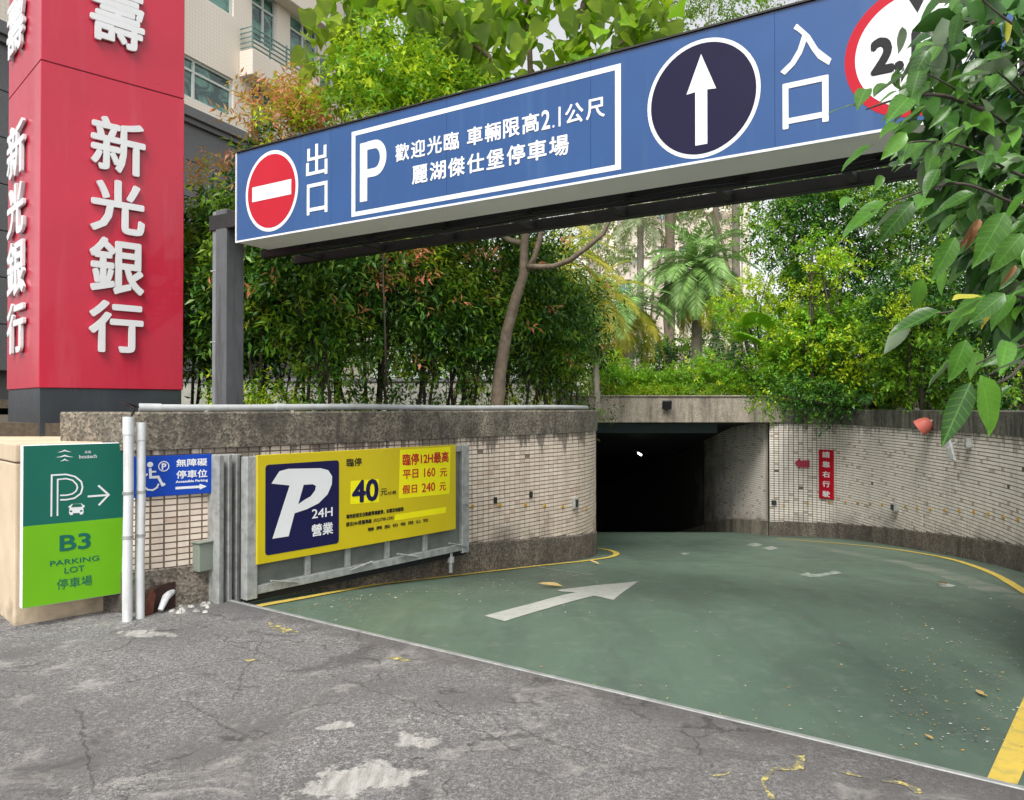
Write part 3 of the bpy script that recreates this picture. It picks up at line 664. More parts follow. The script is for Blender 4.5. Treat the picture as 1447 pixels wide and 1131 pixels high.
# garden ground behind the walls
gl = [(p.x - .0, p.y) for p in LP]
def offp(pts, d):
    out = []
    for i, p in enumerate(pts):
        t_ = (pts[min(i + 1, len(pts) - 1)] - pts[max(i - 1, 0)]).normalized(); n_ = Vector((t_.y, -t_.x, 0)) * d; out.append((p.x + n_.x, p.y + n_.y))
    return out
def solid(name, pts, z0, z1, mat):
    F0 = Frame((0, 0, 0), (1, 0)); mb = MB(); n = len(pts)
    a = sum(pts[i][0] * pts[(i + 1) % n][1] - pts[(i + 1) % n][0] * pts[i][1] for i in range(n))
    if a < 0: pts = pts[::-1]
    vs = [(x, y, z0) for x, y in pts] + [(x, y, z1) for x, y in pts]
    mb.add(vs, [tuple(range(n, 2 * n))] + [(i, (i + 1) % n, n + (i + 1) % n, n + i) for i in range(n)])
    return tag(mb.build(name, mat), kind='structure')
lo_ = offp(LP, -.27)
solid('garden_ground', lo_[2:] + [(.3, 16.7), (-70, 16.7), (-70, 7.2), (-4.2, 7.2)], -2, 1.46, M['soil'])
ro_ = offp(RP, -.29)
solid('garden_ground', [(6.2, 16.75)] + ro_[3:] + [(3.6, 3.9), (5, 3.4), (70, 3.4), (70, 16.75)], -2, 1.46, M['soil'])
solid('garden_ground', [(-120, 16.98), (120, 16.98), (120, 200), (-120, 200)], 1.6, 1.79, M['soil'])

# ================================================================== BEIGE BLOCK + RED PILLAR
UB = (.716, .698)
CB = G0(20, 885)
FBk = Frame((CB.x, CB.y, 0), UB)
bl = thing('planter_block', 'beige rendered masonry block under the red pillar carrying the green sign', 'wall', (CB.x, CB.y, 0))
mb = MB(); mb.fbox(FBk, 0, .94, -.1, 1.19, -2.3, 0); mb.build('body', M['beige'], bl, bevel=.012, seg=2)
mb = MB(); mb.fbox(FBk, -.004, .945, 1.2, 1.335, -2.3, .004); mb.build('cap', M['beige'], bl, bevel=.012, seg=2)
mb = MB(); mb.fbox(FBk, .01, 1.9, 0, 1.33, -2.35, -.62); mb.build('rear_body', M['beige'], bl)
K = P(54, 618, 7.15); K = Vector((K.x, K.y, 1.335))
FP = Frame(K, UB); UL = (-FP.n)
FLf = Frame(K + Vector(FP.n) * -1.3, (FP.n.x, FP.n.y))
pil = thing('sign_pillar', 'tall square red sign pillar with raised white characters on a charcoal base', 'sign', K)
PWd = FP.px(259.5, 400)[0]
zb = FP.px(54, 548)[1]; zs = FP.px(57, 85)[1]
mb = MB(); mb.fbox(FP, .012, PWd - .012, 0, zb, -1.3 + .012, -.012); mb.build('base', M['dark_panel'], pil, bevel=.004)
mb = MB(); mb.fbox(FP, 0, PWd, zb, zs, -1.3, 0); mb.build('lower_panel', M['red'], pil, bevel=.006)
mb = MB(); mb.fbox(FP, 0, PWd, zs + .008, 7.6, -1.3, 0); mb.build('upper_panel', M['red'], pil, bevel=.006)
mb = MB(); mb.fbox(FP, .01, PWd - .01, zs - .01, zs + .012, -1.29, -.01); mb.build('joint', M['dark_panel'], pil)
for ch, y0, y1, dx in [('壽', -22, 71, 0), ('新', 165, 249, 1), ('光', 251, 334, 0), ('銀', 336, 418, -1), ('行', 424, 500, -2)]:
    b = qbox(FP, (126 + dx, y0), (203 + dx, y0 + (10 if y0 < 300 else 4)), (203 + dx, y1 + 0), (126 + dx, y1 - (6 if y1 < 350 else 2)))
    text(FP, ch, b, M['white'], pil, .022, .015, .04, 'character')
    a = FLf.px(16, (y0 + y1) / 2); c = FLf.px(39.5, (y0 + y1) / 2)
    text(FLf, ch, (a[0], c[0], b[2], b[3]), M['white'], pil, .022, .015, .04, 'character')

# ================================================================== GREEN PARKING SIGN
d0 = P(31.5, 745, 5.56); FG = Frame((d0.x, d0.y, 0), UB)
FG = Frame((FG.o + FG.n * 0), UB)
u1 = FG.px(174.8, 730)[0]; vt = FG.px(31.5, 629.7)[1]; vb = FG.px(31.5, 861)[1]; vm = FG.px(31.5, 744.5)[1]
gs = thing('parking_sign', 'tall lightbox sign, dark green above and lime green below, reading B3 parking lot', 'sign', FG.at(0, vb))
mb = MB(); mb.fbox(FG, 0, u1, vb, vt, -.075, -.003); mb.build('casing', M['pwhite'], gs, bevel=.004)
mb = MB(); mb.fbox(FG, .004, u1 - .004, vm, vt - .004, -.003, 0); mb.build('upper_face', M['green_dk'], gs)
mb = MB(); mb.fbox(FG, .004, u1 - .004, vb + .004, vm, -.003, 0); mb.build('lower_face', M['green_lt'], gs)
z3 = lambda x, y: FG.px(x * .3005, 560 + y * .3005)
def T3(s, x0, y0, x1, y1, mat, bold=.01, sl=0):   # zoomed coordinates at left and right edge
    h = sl; b = qbox(FG, (x0 * .3005, 560 + y0 * .3005), (x1 * .3005, 560 + (y0 - h) * .3005), (x1 * .3005, 560 + (y1 - h) * .3005), (x0 * .3005, 560 + y1 * .3005))
    return text(FG, s, b, mat, gs, bold, .0005, .002)
T3('B3', 280, 652, 427, 728, M['green_dk'], .02, 10)
T3('PARKING', 235, 772, 465, 796, M['green_dk'], .004, 20)
T3('LOT', 303, 804, 397, 832, M['green_dk'], .004, 8)
T3('停車場', 267, 858, 433, 906, M['green_dk'], .0, 14)
T3('禾珠', 398, 257, 428, 270, M['pwhite'], .0, 1)
T3('boutech', 373, 276, 455, 293, M['pwhite'], .0, 2)
# P outline, arrow, car, roof logo
mb = MB()
mb.stroke(FG, [z3(*p) for p in [(241, 566), (243, 372), (310, 368), (352, 378), (382, 402), (388, 430), (380, 458), (350, 480), (312, 487), (283, 488)]], .011, .0005, .002)
mb.stroke(FG, [z3(*p) for p in [(270, 563), (271, 392), (312, 388), (342, 396), (360, 415), (364, 430), (358, 446), (340, 460), (312, 466), (283, 467)]], .010, .0005, .002)
mb.build('letter_outline', M['pwhite'], gs)
mb = MB(); mb.stroke(FG, [z3(412, 472), z3(508, 465)], .014, .0005, .002); mb.stroke(FG, [z3(462, 420), z3(511, 464), z3(464, 513)], .014, .0008, .0023); mb.build('arrow', M['pwhite'], gs)
mb = MB(); mb.prism(FG, [z3(*p) for p in [(320, 520), (330, 515), (337, 508), (383, 505), (390, 511), (398, 514), (397, 522), (391, 524), (393, 545), (388, 556), (376, 557), (374, 549), (343, 551), (341, 559), (329, 559), (324, 548), (327, 526)]], .0005, .002); mb.build('car_symbol', M['pwhite'], gs)
mb = MB(); mb.prism(FG, [z3(*p) for p in [(338, 514), (342, 508), (379, 506), (384, 511), (386, 520), (334, 523)]], .0021, .0028)
for a in ((328, 538), (376, 536)): mb.fbox(FG, z3(*a)[0], z3(a[0] + 14, 0)[0], z3(*a)[1] - .012, z3(*a)[1], .0021, .0028)
mb.build('car_symbol_detail', M['green_dk'], gs)
mb = MB()
for yy, w in ((262, 35), (286, 44), (304, 22)):
    mb.prism(FG, [z3(304 - w, yy + 3), z3(304 - w * .4, yy - 3), z3(304, yy - 10), z3(304 + w * .4, yy - 4), z3(304 + w, yy + 1), z3(304 + w * .4, yy), z3(304, yy - 3), z3(304 - w * .4, yy + 1)], .0005, .002)
mb.build('roof_logo', M['pwhite'], gs)

# ================================================================== ACCESSIBLE PARKING SIGN
pA = P(187, 675, 6.02); pB = P(300, 670, 6.40)
FA = Frame((pA.x, pA.y, 0), (pB.x - pA.x, pB.y - pA.y)); FA = FA.off(.03)
uA0, uA1, vA0, vA1 = qbox(FA, (186, 646), (300, 641.5), (299, 697.5), (186, 703.5))
ac = thing('accessible_parking_sign', 'blue enamel accessible parking sign with white wheelchair symbol on the tiled wall', 'sign', FA.at(uA0, vA0))
mb = MB(); mb.fbox(FA, uA0, uA1, vA0, vA1, -.012, 0); mb.build('plate', M['bluesign'], ac, bevel=.003)
za = lambda x, y: FA.px(x * .3005, 560 + y * .3005)
def TA(s, x0, y0, x1, y1, bold=.01, sl=0):
    b = qbox(FA, (x0 * .3005, 560 + y0 * .3005), (x1 * .3005, 560 + (y0 - sl) * .3005), (x1 * .3005, 560 + (y1 - sl) * .3005), (x0 * .3005, 560 + y1 * .3005)); return text(FA, s, b, M['pwhite'], ac, bold, .0005, .002)
TA('無障礙', 829, 297, 974, 333, .018, 6); TA('停車位', 829, 350, 975, 388, .018, 6); TA('Accessible Parking', 826, 396, 977, 411, .03, 6)
mb = MB(); mb.stroke(FA, [za(825, 433), za(940, 426)], .02, .0005, .002); mb.prism(FA, [za(938, 412), za(972, 424), za(939, 440)], .0006, .0021); mb.build('arrow', M['pwhite'], ac)
mb = MB(); cc = za(706, 322); rr_ = .022
mb.prism(FA, [(cc[0] + rr_ * math.cos(a), cc[1] + rr_ * math.sin(a)) for a in np.linspace(0, 6.28, 20)[:-1]], .0005, .002)
mb.stroke(FA, [za(706, 340), za(708, 382), za(744, 380), za(764, 418), za(776, 412)], .02, .0005, .002)
mb.stroke(FA, [za(708, 356), za(734, 355)], .013, .0006, .0021)
mb.stroke(FA, [za(694, 366), za(676, 380), za(668, 402), za(676, 425), za(695, 440), za(718, 442), za(738, 430), za(746, 412)], .013, .0007, .0022)
mb.build('wheelchair_symbol', M['pwhite'], ac)
mb = MB(); cc = za(770, 330); mb.stroke(FA, [(cc[0] + .038 * math.cos(a), cc[1] + .038 * math.sin(a)) for a in np.linspace(0, 2 * math.pi, 25)[:-1]], .007, .0005, .002, True)
mb.build('ring', M['pwhite'], ac); TA('P', 760, 316, 782, 346, .03, 0)

# ================================================================== PIPES, BOX, HOLE
def vpipe(x, ytop, ybot, D, r, label):
    b = P(x, ybot, D); tp = P(x, ytop, D); o = thing('drain_pipe', label, 'pipe', (b.x, b.y, 0))
    zt = tp.z; mb = MB(); mb.tube([(b.x, b.y, -.02), (b.x - .003, b.y, .4), (b.x + .004, b.y, .9), (b.x, b.y, zt)], r, 14); mb.build('pipe', M['pvc'], o, smooth='auto')
    mb = MB()
    mb.tube([(b.x, b.y, zt - .13), (b.x, b.y, zt + .004)], r * 1.12, 14); mb.build('socket', M['pvc'], o, smooth='auto')
    for z in (.62, .95):
        mb = MB(); mb.tube([(b.x, b.y, z), (b.x, b.y, z + .022)], r * 1.12, 14); mb.build('clamp', M['galv'], o, smooth='auto')
vpipe(180, 590, 866, 5.80, .036, 'thick white plastic drain pipe right beside the green sign')
vpipe(198, 598, 866, 5.88, .032, 'slimmer and shorter white plastic pipe in front of the blue wheelchair sign')
hp = thing('conduit_pipe', 'grey plastic conduit lying along the top of the mossy left coping', 'pipe', (-2.9, 6.3, 1.57))
lc = offp(LP, -.1); pts = [Vector((x, y, COP_T + .036)) for x, y in lc if x > -2.98 and y < 11.3]
for p in pts: p.z += .006 * math.sin(p.x * 3)
mb = MB(); mb.tube(pts, .031, 12); mb.build('pipe', M['pvcg'], hp, smooth='auto')
mb = MB(); mb.tube([pts[0], pts[2]], .036, 12); mb.build('coupling', M['pvcg'], hp, smooth='auto'); mb = MB(); mb.tube([pts[12], pts[12] + (pts[13] - pts[12]) * .8], .037, 12); mb.build('coupling', M['pvcg'], hp, smooth='auto')
for k in (6, 14, 27, 40):
    if k < len(pts):
        p = pts[k]; mb = MB(); mb.box((p.x - .02, p.y - .05, COP_T - .002), (.03, 0, 0), (0, .1, 0), (0, 0, .012)); mb.build('bracket', M['galv'], hp)
pp = P(180, 590, 5.80); e = pts[0]
cbm = MB()
for dz in (0, .02): cbm.tube([(pp.x + .01, pp.y, pp.z - .03), (pp.x + .03, pp.y + .05, pp.z + .05 + dz), (e.x - .1, e.y - .05, e.z + .02 + dz), (e.x + .02, e.y + .01, e.z)], .005, 6)
tag(cbm.build('cable', M['black'], base=(pp.x, pp.y, pp.z), smooth=True), 'thin black cable looping from the white pipe into the conduit', 'cable')
pA = P(271, 770, 6.32); pB = P(304, 770, 6.5); FX = Frame((pA.x, pA.y, 0), (pB.x - pA.x, pB.y - pA.y)); FX = FX.off(.02)
x0, x1, y0, y1 = qbox(FX, (272, 764), (303, 766), (303, 803), (272, 806))
gx = thing('junction_box', 'small grey green metal box low on the tiled wall beside the steel channel', 'electrical box', FX.at(x0, y0))
mb = MB(); mb.fbox(FX, x0, x1, y0, y1, -.1, .09); mb.build('body', M['gbox'], gx, bevel=.006)
mb = MB(); mb.fbox(FX, x0 - .012, x1 + .012, y1 + .0003, y1 + .014, -.1, .105); mb.build('lid', M['gbox'], gx, bevel=.003)
# broken drain hole at the foot of the wall
pA = P(203, 848, 6.0); pB = P(243, 848, 6.22); FH = Frame((pA.x, pA.y, 0), (pB.x - pA.x, pB.y - pA.y)).off(.03)
dh = thing('broken_drain_outlet', 'rusty broken drain outlet with pipe stub and rubble at the foot of the wall', 'drain', FH.at(0, 0))
mb = MB(); mb.prism(FH, [(0, 0), (.3, 0), (.29, .21), (.12, .2), (.03, .16)], -.2, .012); mb.build('cavity', pm('rusty_cavity', (.035, .014, .01), .3, 20, .9, bump=.5), dh)
mb = MB(); mb.tube([FH.at(.08, .02, .06), FH.at(.15, .1, .03), FH.at(.24, .13, -.02)], [.02, .03, .035], 10); mb.build('pipe_stub', M['pvc'], dh, smooth='auto')
mb = MB(); mb.prism(FH, [(-.03, 0), (.03, 0), (.055, .15), (.03, .19), (-.01, .1)], .0125, .04); mb.build('rust_flap', pm('rust', (.12, .035, .02), .3, 20, .9, bump=.5), dh)
def rock(mb, c, s):
    vs = []; n = 7
    for k in range(n):
        a = 6.28 * k / n; r = s * random.uniform(.7, 1.2); vs.append((c[0] + r * math.cos(a), c[1] + r * math.sin(a) * .8, c[2]))
    for k in range(n):
        a = 6.28 * k / n + .3; r = s * random.uniform(.4, .75); vs.append((c[0] + r * math.cos(a), c[1] + r * math.sin(a) * .8, c[2] + s * random.uniform(.35, .7)))
    mb.add(vs, [tuple(range(n, 2 * n))] + [(k, (k + 1) % n, n + (k + 1) % n, n + k) for k in range(n)])
mb = MB()
for k in range(26):
    g_ = G0(random.uniform(200, 305), random.uniform(853, 868)); rock(mb, (g_.x, g_.y, 0), random.uniform(.008, .035))
tag(mb.build('rubble', M['pold']), kind='stuff')

# ================================================================== STEEL CHANNEL + GATE + YELLOW BOARD
pA = P(300, 740, 6.36); pB = P(341, 740, 6.62)
FCh = Frame((pA.x, pA.y, 0), (pB.x - pA.x, pB.y - pA.y)).off(.03)
cw, ct = FCh.px(331, 745)[0], FCh.px(320, 642)[1]
chn = thing('steel_channel', 'vertical galvanised steel guide channel bolted to the wall left of the gate', 'gate post', FCh.at(0, 0))
mb = MB(); mb.prism(Frame(FCh.o, FCh.u), [(0, 0), (cw, 0), (cw, ct), (0, ct)], -.12, .0); mb.build('web', M['galv'], chn, bevel=.004)
for a, b in ((-.015, .035), (cw * .5 - .02, cw * .5 + .02), (cw - .035, cw + .012)):
    mb = MB(); mb.fbox(FCh, a, b, -.02, ct - .002, .0003, .07); mb.build('flange', M['galv'], chn, bevel=.004)
pA = P(347, 760, 6.30); pB = P(661, 700, 8.42)
FGt = Frame((pA.x, pA.y, 0), (pB.x - pA.x, pB.y - pA.y))
gl_ = FGt.px(662, 700)[0]; gt = 1.2; gb = .06
gate = thing('steel_gate', 'hinged galvanised steel barrier gate folded open against the curved wall', 'gate', FGt.at(0, 0))
mb = MB(); mb.fbox(FGt, .09, gl_ - .09, gb + .05, gt - .04, -.05, -.035); mb.build('sheet', M['galv2'], gate)
for nm, a, b, n0_, n1_ in (('stile', 0, .1, -.07, .02), ('stile', gl_ - .11, gl_, -.07, .012)):
    mb = MB(); mb.fbox(FGt, a, b, gb - .03, gt, n0_, n1_); mb.build(nm, M['galv'], gate, bevel=.004)
mb = MB(); mb.fbox(FGt, .1005, gl_ - .1105, gb, gb + .07, -.06, .01); mb.build('rail', M['galv'], gate, bevel=.004)
mb = MB(); mb.fbox(FGt, .1005, gl_ - .1105, gt - .07, gt - .002, -.06, .0); mb.build('rail', M['galv'], gate, bevel=.004)
mb = MB(); mb.fbox(FGt, .02, gl_ - .02, gb - .058, gb - .0005, -.05, -.02); mb.build('rubber_seal', M['black'], gate)
for x_ in (440, 497, 553, 607):
    u_ = FGt.px(x_ - 8, 800)[0]
    mb = MB(); mb.fbox(FGt, u_, u_ + .055, gb + .0705, gt - .0705, -.034, .0); mb.build('mullion', M['galv'], gate, bevel=.003)
for (xa, ya), (xb, yb_) in (((382, 821), (422, 823)), ((495, 806), (527, 794)), ((561, 783), (590, 787)), ((634, 768), (659, 772))):
    a_ = FGt.px(xa, ya, .03); b_ = FGt.px(xb, yb_, .03)
    mb = MB(); mb.tube([FGt.at(*a_, .035), FGt.at(*b_, .02)], .009, 8); mb.build('latch_rod', M['galv'], gate, smooth='auto')
mb = MB(); mb.tube([FGt.at(gl_ - .25, gb - .01, -.03), FGt.at(gl_ - .25, gb - .22, -.03)], .022, 10); mb.tube([FGt.at(gl_ - .25, gb - .05, -.03), FGt.at(gl_ - .25, gb - .11, -.03)], .04, 10); mb.build('caster', M['galv'], gate, smooth='auto')
mb = MB(); mb.fbox(FGt, .0, .018, gb - .06, gt + .01, -.09, -.071); mb.build('hinge_bar', M['dsteel'], gate, bevel=.003)
for v_ in (.55,): 
    mb = MB(); mb.fbox(FGt, gl_ - .1095, gl_ - .02, v_, v_ + .08, .0125, .03); mb.build('latch', M['galv'], gate, bevel=.003)
FY = FGt.off(.035)
yu0, yu1, yv0, yv1 = qbox(FY, (365, 644), (646.5, 628), (642, 747), (362, 800.5))
yb_t = thing('price_board', 'yellow parking price board with navy P panel fixed on the steel gate', 'sign', FY.at(yu0, yv0))
mb = MB(); mb.fbox(FY, yu0, yu1, yv0, yv1, -.022, 0); mb.build('board', M['yellow'], yb_t, bevel=.003)
z4 = lambda x, y: FY.px(300 + x * .2829, 560 + y * .2829)
def T4(s, x0, y0, x1, y1, mat, bold=.01, sl=None, n=.0005):
    sl = (x1 - x0) * .06 * (-1 if (y0 + y1) / 2 < 60 else 1) if sl is None else sl
    px_ = lambda a, b: (300 + a * .2829, 560 + b * .2829)
    b = qbox(FY, px_(x0, y0), px_(x1, y0 - sl), px_(x1, y1 - sl), px_(x0, y1)); return text(FY, s, b, mat, yb_t, bold, n, n + .0015)
def rrect(F, a, b, c, d, r):
    out = []
    for (x_, y_, s0) in ((b - r, d - r, 0), (a + r, d - r, 90), (a + r, c + r, 180), (b - r, c + r, 270)):
        for k in range(5): t_ = R(s0 + 22.5 * k); out.append((x_ + r * math.cos(t_), y_ + r * math.sin(t_)))
    return out
a_, b_ = z4(267, 345), z4(636, 318); c_, d_ = z4(262, 790), z4(628, 742)
mb = MB(); mb.prism(FY, rrect(FY, (a_[0] + c_[0]) / 2, (b_[0] + d_[0]) / 2, (c_[1] + d_[1]) / 2, (a_[1] + b_[1]) / 2, .03), .0, .002); mb.build('navy_panel', M['navy'], yb_t)
# stylised P
mb = MB(); mb.prism(FY, [z4(*p) for p in [(295, 437), (335, 375), (380, 363), (540, 360), (578, 370), (597, 400), (596, 440), (575, 490), (530, 535), (470, 565), (410, 585), (380, 700), (300, 712), (386, 446)]], .002, .0035)
mb.build('letter', M['pwhite'], yb_t)
mb = MB(); mb.prism(FY, [z4(*p) for p in [(455, 443), (500, 440), (516, 448), (512, 470), (490, 500), (455, 520), (428, 540)]], .0036, .0042); mb.build('letter_counter', M['navy'], yb_t)
T4('24H', 497, 565, 600, 610, M['pwhite'], .008, 10, .002); T4('營業', 495, 640, 602, 700, M['pwhite'], .02, 10, .002)
mb = MB(); p_ = [z4(938, 268), z4(1190, 253), z4(1184, 488), z4(932, 512)]; mb.prism(FY, p_, 0, .001); p_ = [z4(692, 424), z4(832, 414), z4(832, 530), z4(690, 540)]; mb.prism(FY, p_, 0, .001); mb.prism(FY, [z4(915, 592), z4(1168, 553), z4(1166, 583), z4(910, 622)], 0, .001); mb.build('bright_patch', M['yellow2'], yb_t)
T4('臨停', 670, 312, 746, 352, M['black'], .015, 4)
T4('40', 697, 422, 830, 536, M['navy'], .03, 12, .0012); T4('元', 840, 463, 873, 497, M['black'], .01, 3); T4('/小時', 876, 474, 918, 494, M['black'], .01, 3)
T4('臨停12H最高', 950, 288, 1180, 345, M['pred'], .02, 12, .0012)
T4('平日', 951, 368, 1028, 414, M['pred'], .015, 4, .0012); T4('160', 1057, 360, 1113, 404, M['pred'], .01, 3, .0012); T4('元', 1136, 362, 1172, 402, M['pred'], .01, 2, .0012)
T4('假日', 949, 444, 1022, 488, M['pred'], .015, 4, .0012); T4('240', 1046, 434, 1112, 478, M['pred'], .01, 3, .0012); T4('元', 1134, 432, 1166, 472, M['pred'], .01, 2, .0012)
T4('場地租借至自動繳費機繳費，如需其他服務', 668, 592, 955, 614, M['black'], .02, 40)
T4('請洽24H客服專線', 668, 630, 795, 652, M['black'], .02, 18); T4('(02)2788-2382', 805, 612, 905, 632, M['black'], .004, 12)
T4('聯 興 股 份 有 限 公 司', 776, 658, 1076, 676, M['black'], .01, 48)

# ================================================================== OVERHEAD BLUE SIGN
sA = P(334, 278, 6.8); e_ = Vector((.849, -.528, 0))
FS = Frame((sA.x, sA.y, 0), e_)
SL = FS.px(1440, 60)[0]
sv0 = (FS.px(335, 341.5)[1] + FS.px(1256, 187)[1]) / 2; sv1 = (FS.px(334, 214.5)[1] + FS.px(1100, 14)[1]) / 2
sg = thing('overhead_sign', 'long blue overhead box sign with exit, entrance and height limit markings above the ramp', 'sign', FS.at(0, sv0))
DTH = .36
mb = MB(); mb.fbox(FS, 0, SL, sv0, sv1, -DTH, -.012); mb.build('casing', M['silver'], sg, bevel=.006)
mb = MB(); mb.fbox(FS, .012, SL - .012, sv0 + .014, sv1 - .014, -.012, 0); mb.build('face', M['blue'], sg)
mb = MB(); mb.fbox(FS, -.002, SL + .002, sv0 - .003, sv0 + .012, -.0118, .008); mb.fbox(FS, -.003, .01, sv0 + .0122, sv1, -.0118, .008); mb.build('trim', M['white'], sg)
mb = MB(); mb.fbox(FS, -.004, SL + .004, sv1 - .008, sv1 + .003, .0082, .014); mb.fbox(FS, -.004, SL + .004, sv1 + .0003, sv1 + .005, -DTH, .0081);  mb.build('top_trim', M['dsteel'], sg)
seam_m = flat('seam_line', (.006, .035, .11), .4)
for k in range(1, 5):
    mb = MB(); mb.fbox(FS, k * SL / 5 - .0015, k * SL / 5 + .0015, sv0 + .02, sv1 - .02, .0001, .0004); mb.build('panel_seam', seam_m, sg)
sp = lambda x, y: FS.px(x, y)
def quad(tl, tr, br, bl): return qbox(FS, tl, tr, br, bl)
# no-entry
def circ(x0, x1, y0, y1):
    a, b = sp(x0, (y0 + y1) / 2), sp(x1, (y0 + y1) / 2); c, d = sp((x0 + x1) / 2, y0), sp((x0 + x1) / 2, y1)
    return ((a[0] + b[0]) / 2, (c[1] + d[1]) / 2), (b[0] - a[0]) / 2, (c[1] - d[1]) / 2
c_, rx_, ry_ = circ(347.5, 421.5, 213, 327)
r_ = (rx_ + ry_) / 2
print('noentry', c_, rx_, ry_, 'sv', sv0, sv1, SL)
disc(FS, c_, rx_, 0, .0015, ry=ry_).build('disc_border', M['pwhite'], sg); disc(FS, c_, rx_ * .91, .0015, .003, ry=ry_ * .91).build('no_entry_disc', M['pred'], sg)
b = quad((357, 265), (412, 254), (412, 275), (357, 286)); mb = MB(); mb.fbox(FS, b[0], b[1], b[2], b[3], .003, .0045); mb.build('no_entry_bar', M['pwhite'], sg)
text(FS, '出', quad((433, 207), (463, 200), (463, 246), (433, 252)), M['pwhite'], sg, .01, .0005, .003)
text(FS, '口', quad((434, 261), (463, 256), (463, 300), (434, 305)), M['pwhite'], sg, .01, .0005, .003)
# white frame
fo = quad((497, 187), (877.5, 90), (877.5, 241.5), (497, 305.5)); wv = .035
mb = MB(); f0, f1, f2, f3 = fo
mb.fbox(FS, f0, f1, f2, f2 + wv, .0005, .002); mb.fbox(FS, f0, f1, f3 - wv, f3, .0005, .002); mb.fbox(FS, f0, f0 + .04, f2 + wv, f3 - wv, .0005, .002); mb.fbox(FS, f1 - .04, f1, f2 + wv, f3 - wv, .0005, .002)
mb.build('border_frame', M['pwhite'], sg)
b = quad((509, 202), (547, 196), (547, 279), (509, 286)); sw = .075; mb = MB(); hh = b[3] - b[2]
mb.fbox(FS, b[0], b[0] + sw, b[2], b[3], .0005, .003)
yc_, yt_ = b[3] - hh * .3, b[3] - sw / 2 + .008; rr2 = yt_ - yc_; xe = b[1] - sw / 2 - rr2 * .8
mb.stroke(FS, [(b[0] + sw, yt_), (xe, yt_)] + [(xe + rr2 * .8 * math.sin(a_), yc_ + rr2 * math.cos(a_)) for a_ in np.linspace(.25, math.pi - .25, 12)] + [(xe, 2 * yc_ - yt_), (b[0] + sw, 2 * yc_ - yt_)], sw * .86, .0006, .003)
mb.build('letter', M['pwhite'], sg)
def line_text(s, x0, x1, yl0, yl1, yr0, yr1, bold=.012):
    """characters one by one, each fitted on the sign plane"""
    fulls = [c for c in s]; wts = [.35 if c == ' ' else (.55 if c == '2' else .32 if c == '1' else (.3 if c == '.' else 1)) for c in fulls]
    a, b_, lo, hi = qbox(FS, (x0, yl0), (x1, yr0), (x1, yr1), (x0, yl1)); tot = sum(wts); gap = .12; u = a; W_ = (b_ - a + .0) / (tot - .12)
    for c, w in zip(fulls, wts):
        if c != ' ':
            box = (u, u + W_ * (w - gap if w > .4 else .1), lo, hi if c != '.' else lo + (hi - lo) * .14)
            text(FS, c, box, M['pwhite'], sg, bold, .0005, .003)
        u += W_ * w
line_text('歡迎光臨 車輛限高2.1公尺', 559, 855, 205, 231, 137, 164, .02)
line_text('麗湖傑仕堡停車場', 582.5, 804, 234, 261, 191, 219, .02)
# ahead-only
c_, rx_, ry_ = circ(915, 1075, 55, 223); disc(FS, c_, rx_, .0, .0015, 64, ry=ry_).build('disc_border', M['pwhite'], sg); disc(FS, c_, rx_ * .93, .0015, .003, 64, ry=ry_ * .93).build('arrow_disc', M['navy2'], sg)
t0, t1, t2 = sp(991, 77), sp(991, 130), sp(991, 205); hw, sw = .13, .043
k_ = (sp(1013, 128)[0] - sp(971, 131)[0]) / 2; s_ = (sp(1000, 200)[0] - sp(983, 205)[0]) / 2; cx_ = t0[0]
mb = MB(); mb.prism(FS, [(cx_, t0[1]), (cx_ - k_, t1[1]), (cx_ - s_, t1[1] + .005), (cx_ - s_, t2[1]), (cx_ + s_, t2[1]), (cx_ + s_, t1[1] + .005), (cx_ + k_, t1[1])], .003, .0045); mb.build('arrow', M['pwhite'], sg)
text(FS, '入', quad((1103, 38), (1175, 24), (1175, 92), (1103, 107)), M['pwhite'], sg, .012, .0005, .003)
text(FS, '口', quad((1106, 118), (1171, 107), (1171, 172), (1106, 184)), M['pwhite'], sg, .012, .0005, .003)
# height limit
a, b_ = sp(1193.5, 97), sp(1410.5, 60); cc_ = ((a[0] + b_[0]) / 2, (sv0 + sv1) / 2 + .0); rx_ = (b_[0] - a[0]) / 2
ry_ = min(rx_, (sv1 - sv0) / 2 - .03)
print('limit', cc_, rx_, ry_)
disc(FS, cc_, rx_, .0, .0015, 64, ry=ry_).build('disc_border', M['pred'], sg); disc(FS, cc_, rx_ * .85, .0015, .003, 64, ry=ry_ * .85).build('limit_disc', M['pwhite'], sg)
lu0, lv0 = sp(1229.5, 46), sp(1229.5, 104); lu1 = sp(1365, 60)[0]
text(FS, '2.1m', (lu0[0], lu1, cc_[1] - .1, cc_[1] + .1), M['black'], sg, .05, .003, .0045)
mb = MB(); tw2 = .055
mb.prism(FS, [(cc_[0] - tw2, cc_[1] + ry_ * .84), (cc_[0] + tw2, cc_[1] + ry_ * .84), (cc_[0], cc_[1] + ry_ * .52)], .003, .0045); mb.build('triangle', M['black'], sg); mb = MB(); mb.prism(FS, [(cc_[0] - tw2, cc_[1] - ry_ * .84), (cc_[0] + tw2, cc_[1] - ry_ * .84), (cc_[0], cc_[1] - ry_ * .52)], .003, .0045); mb.build('triangle', M['black'], sg)
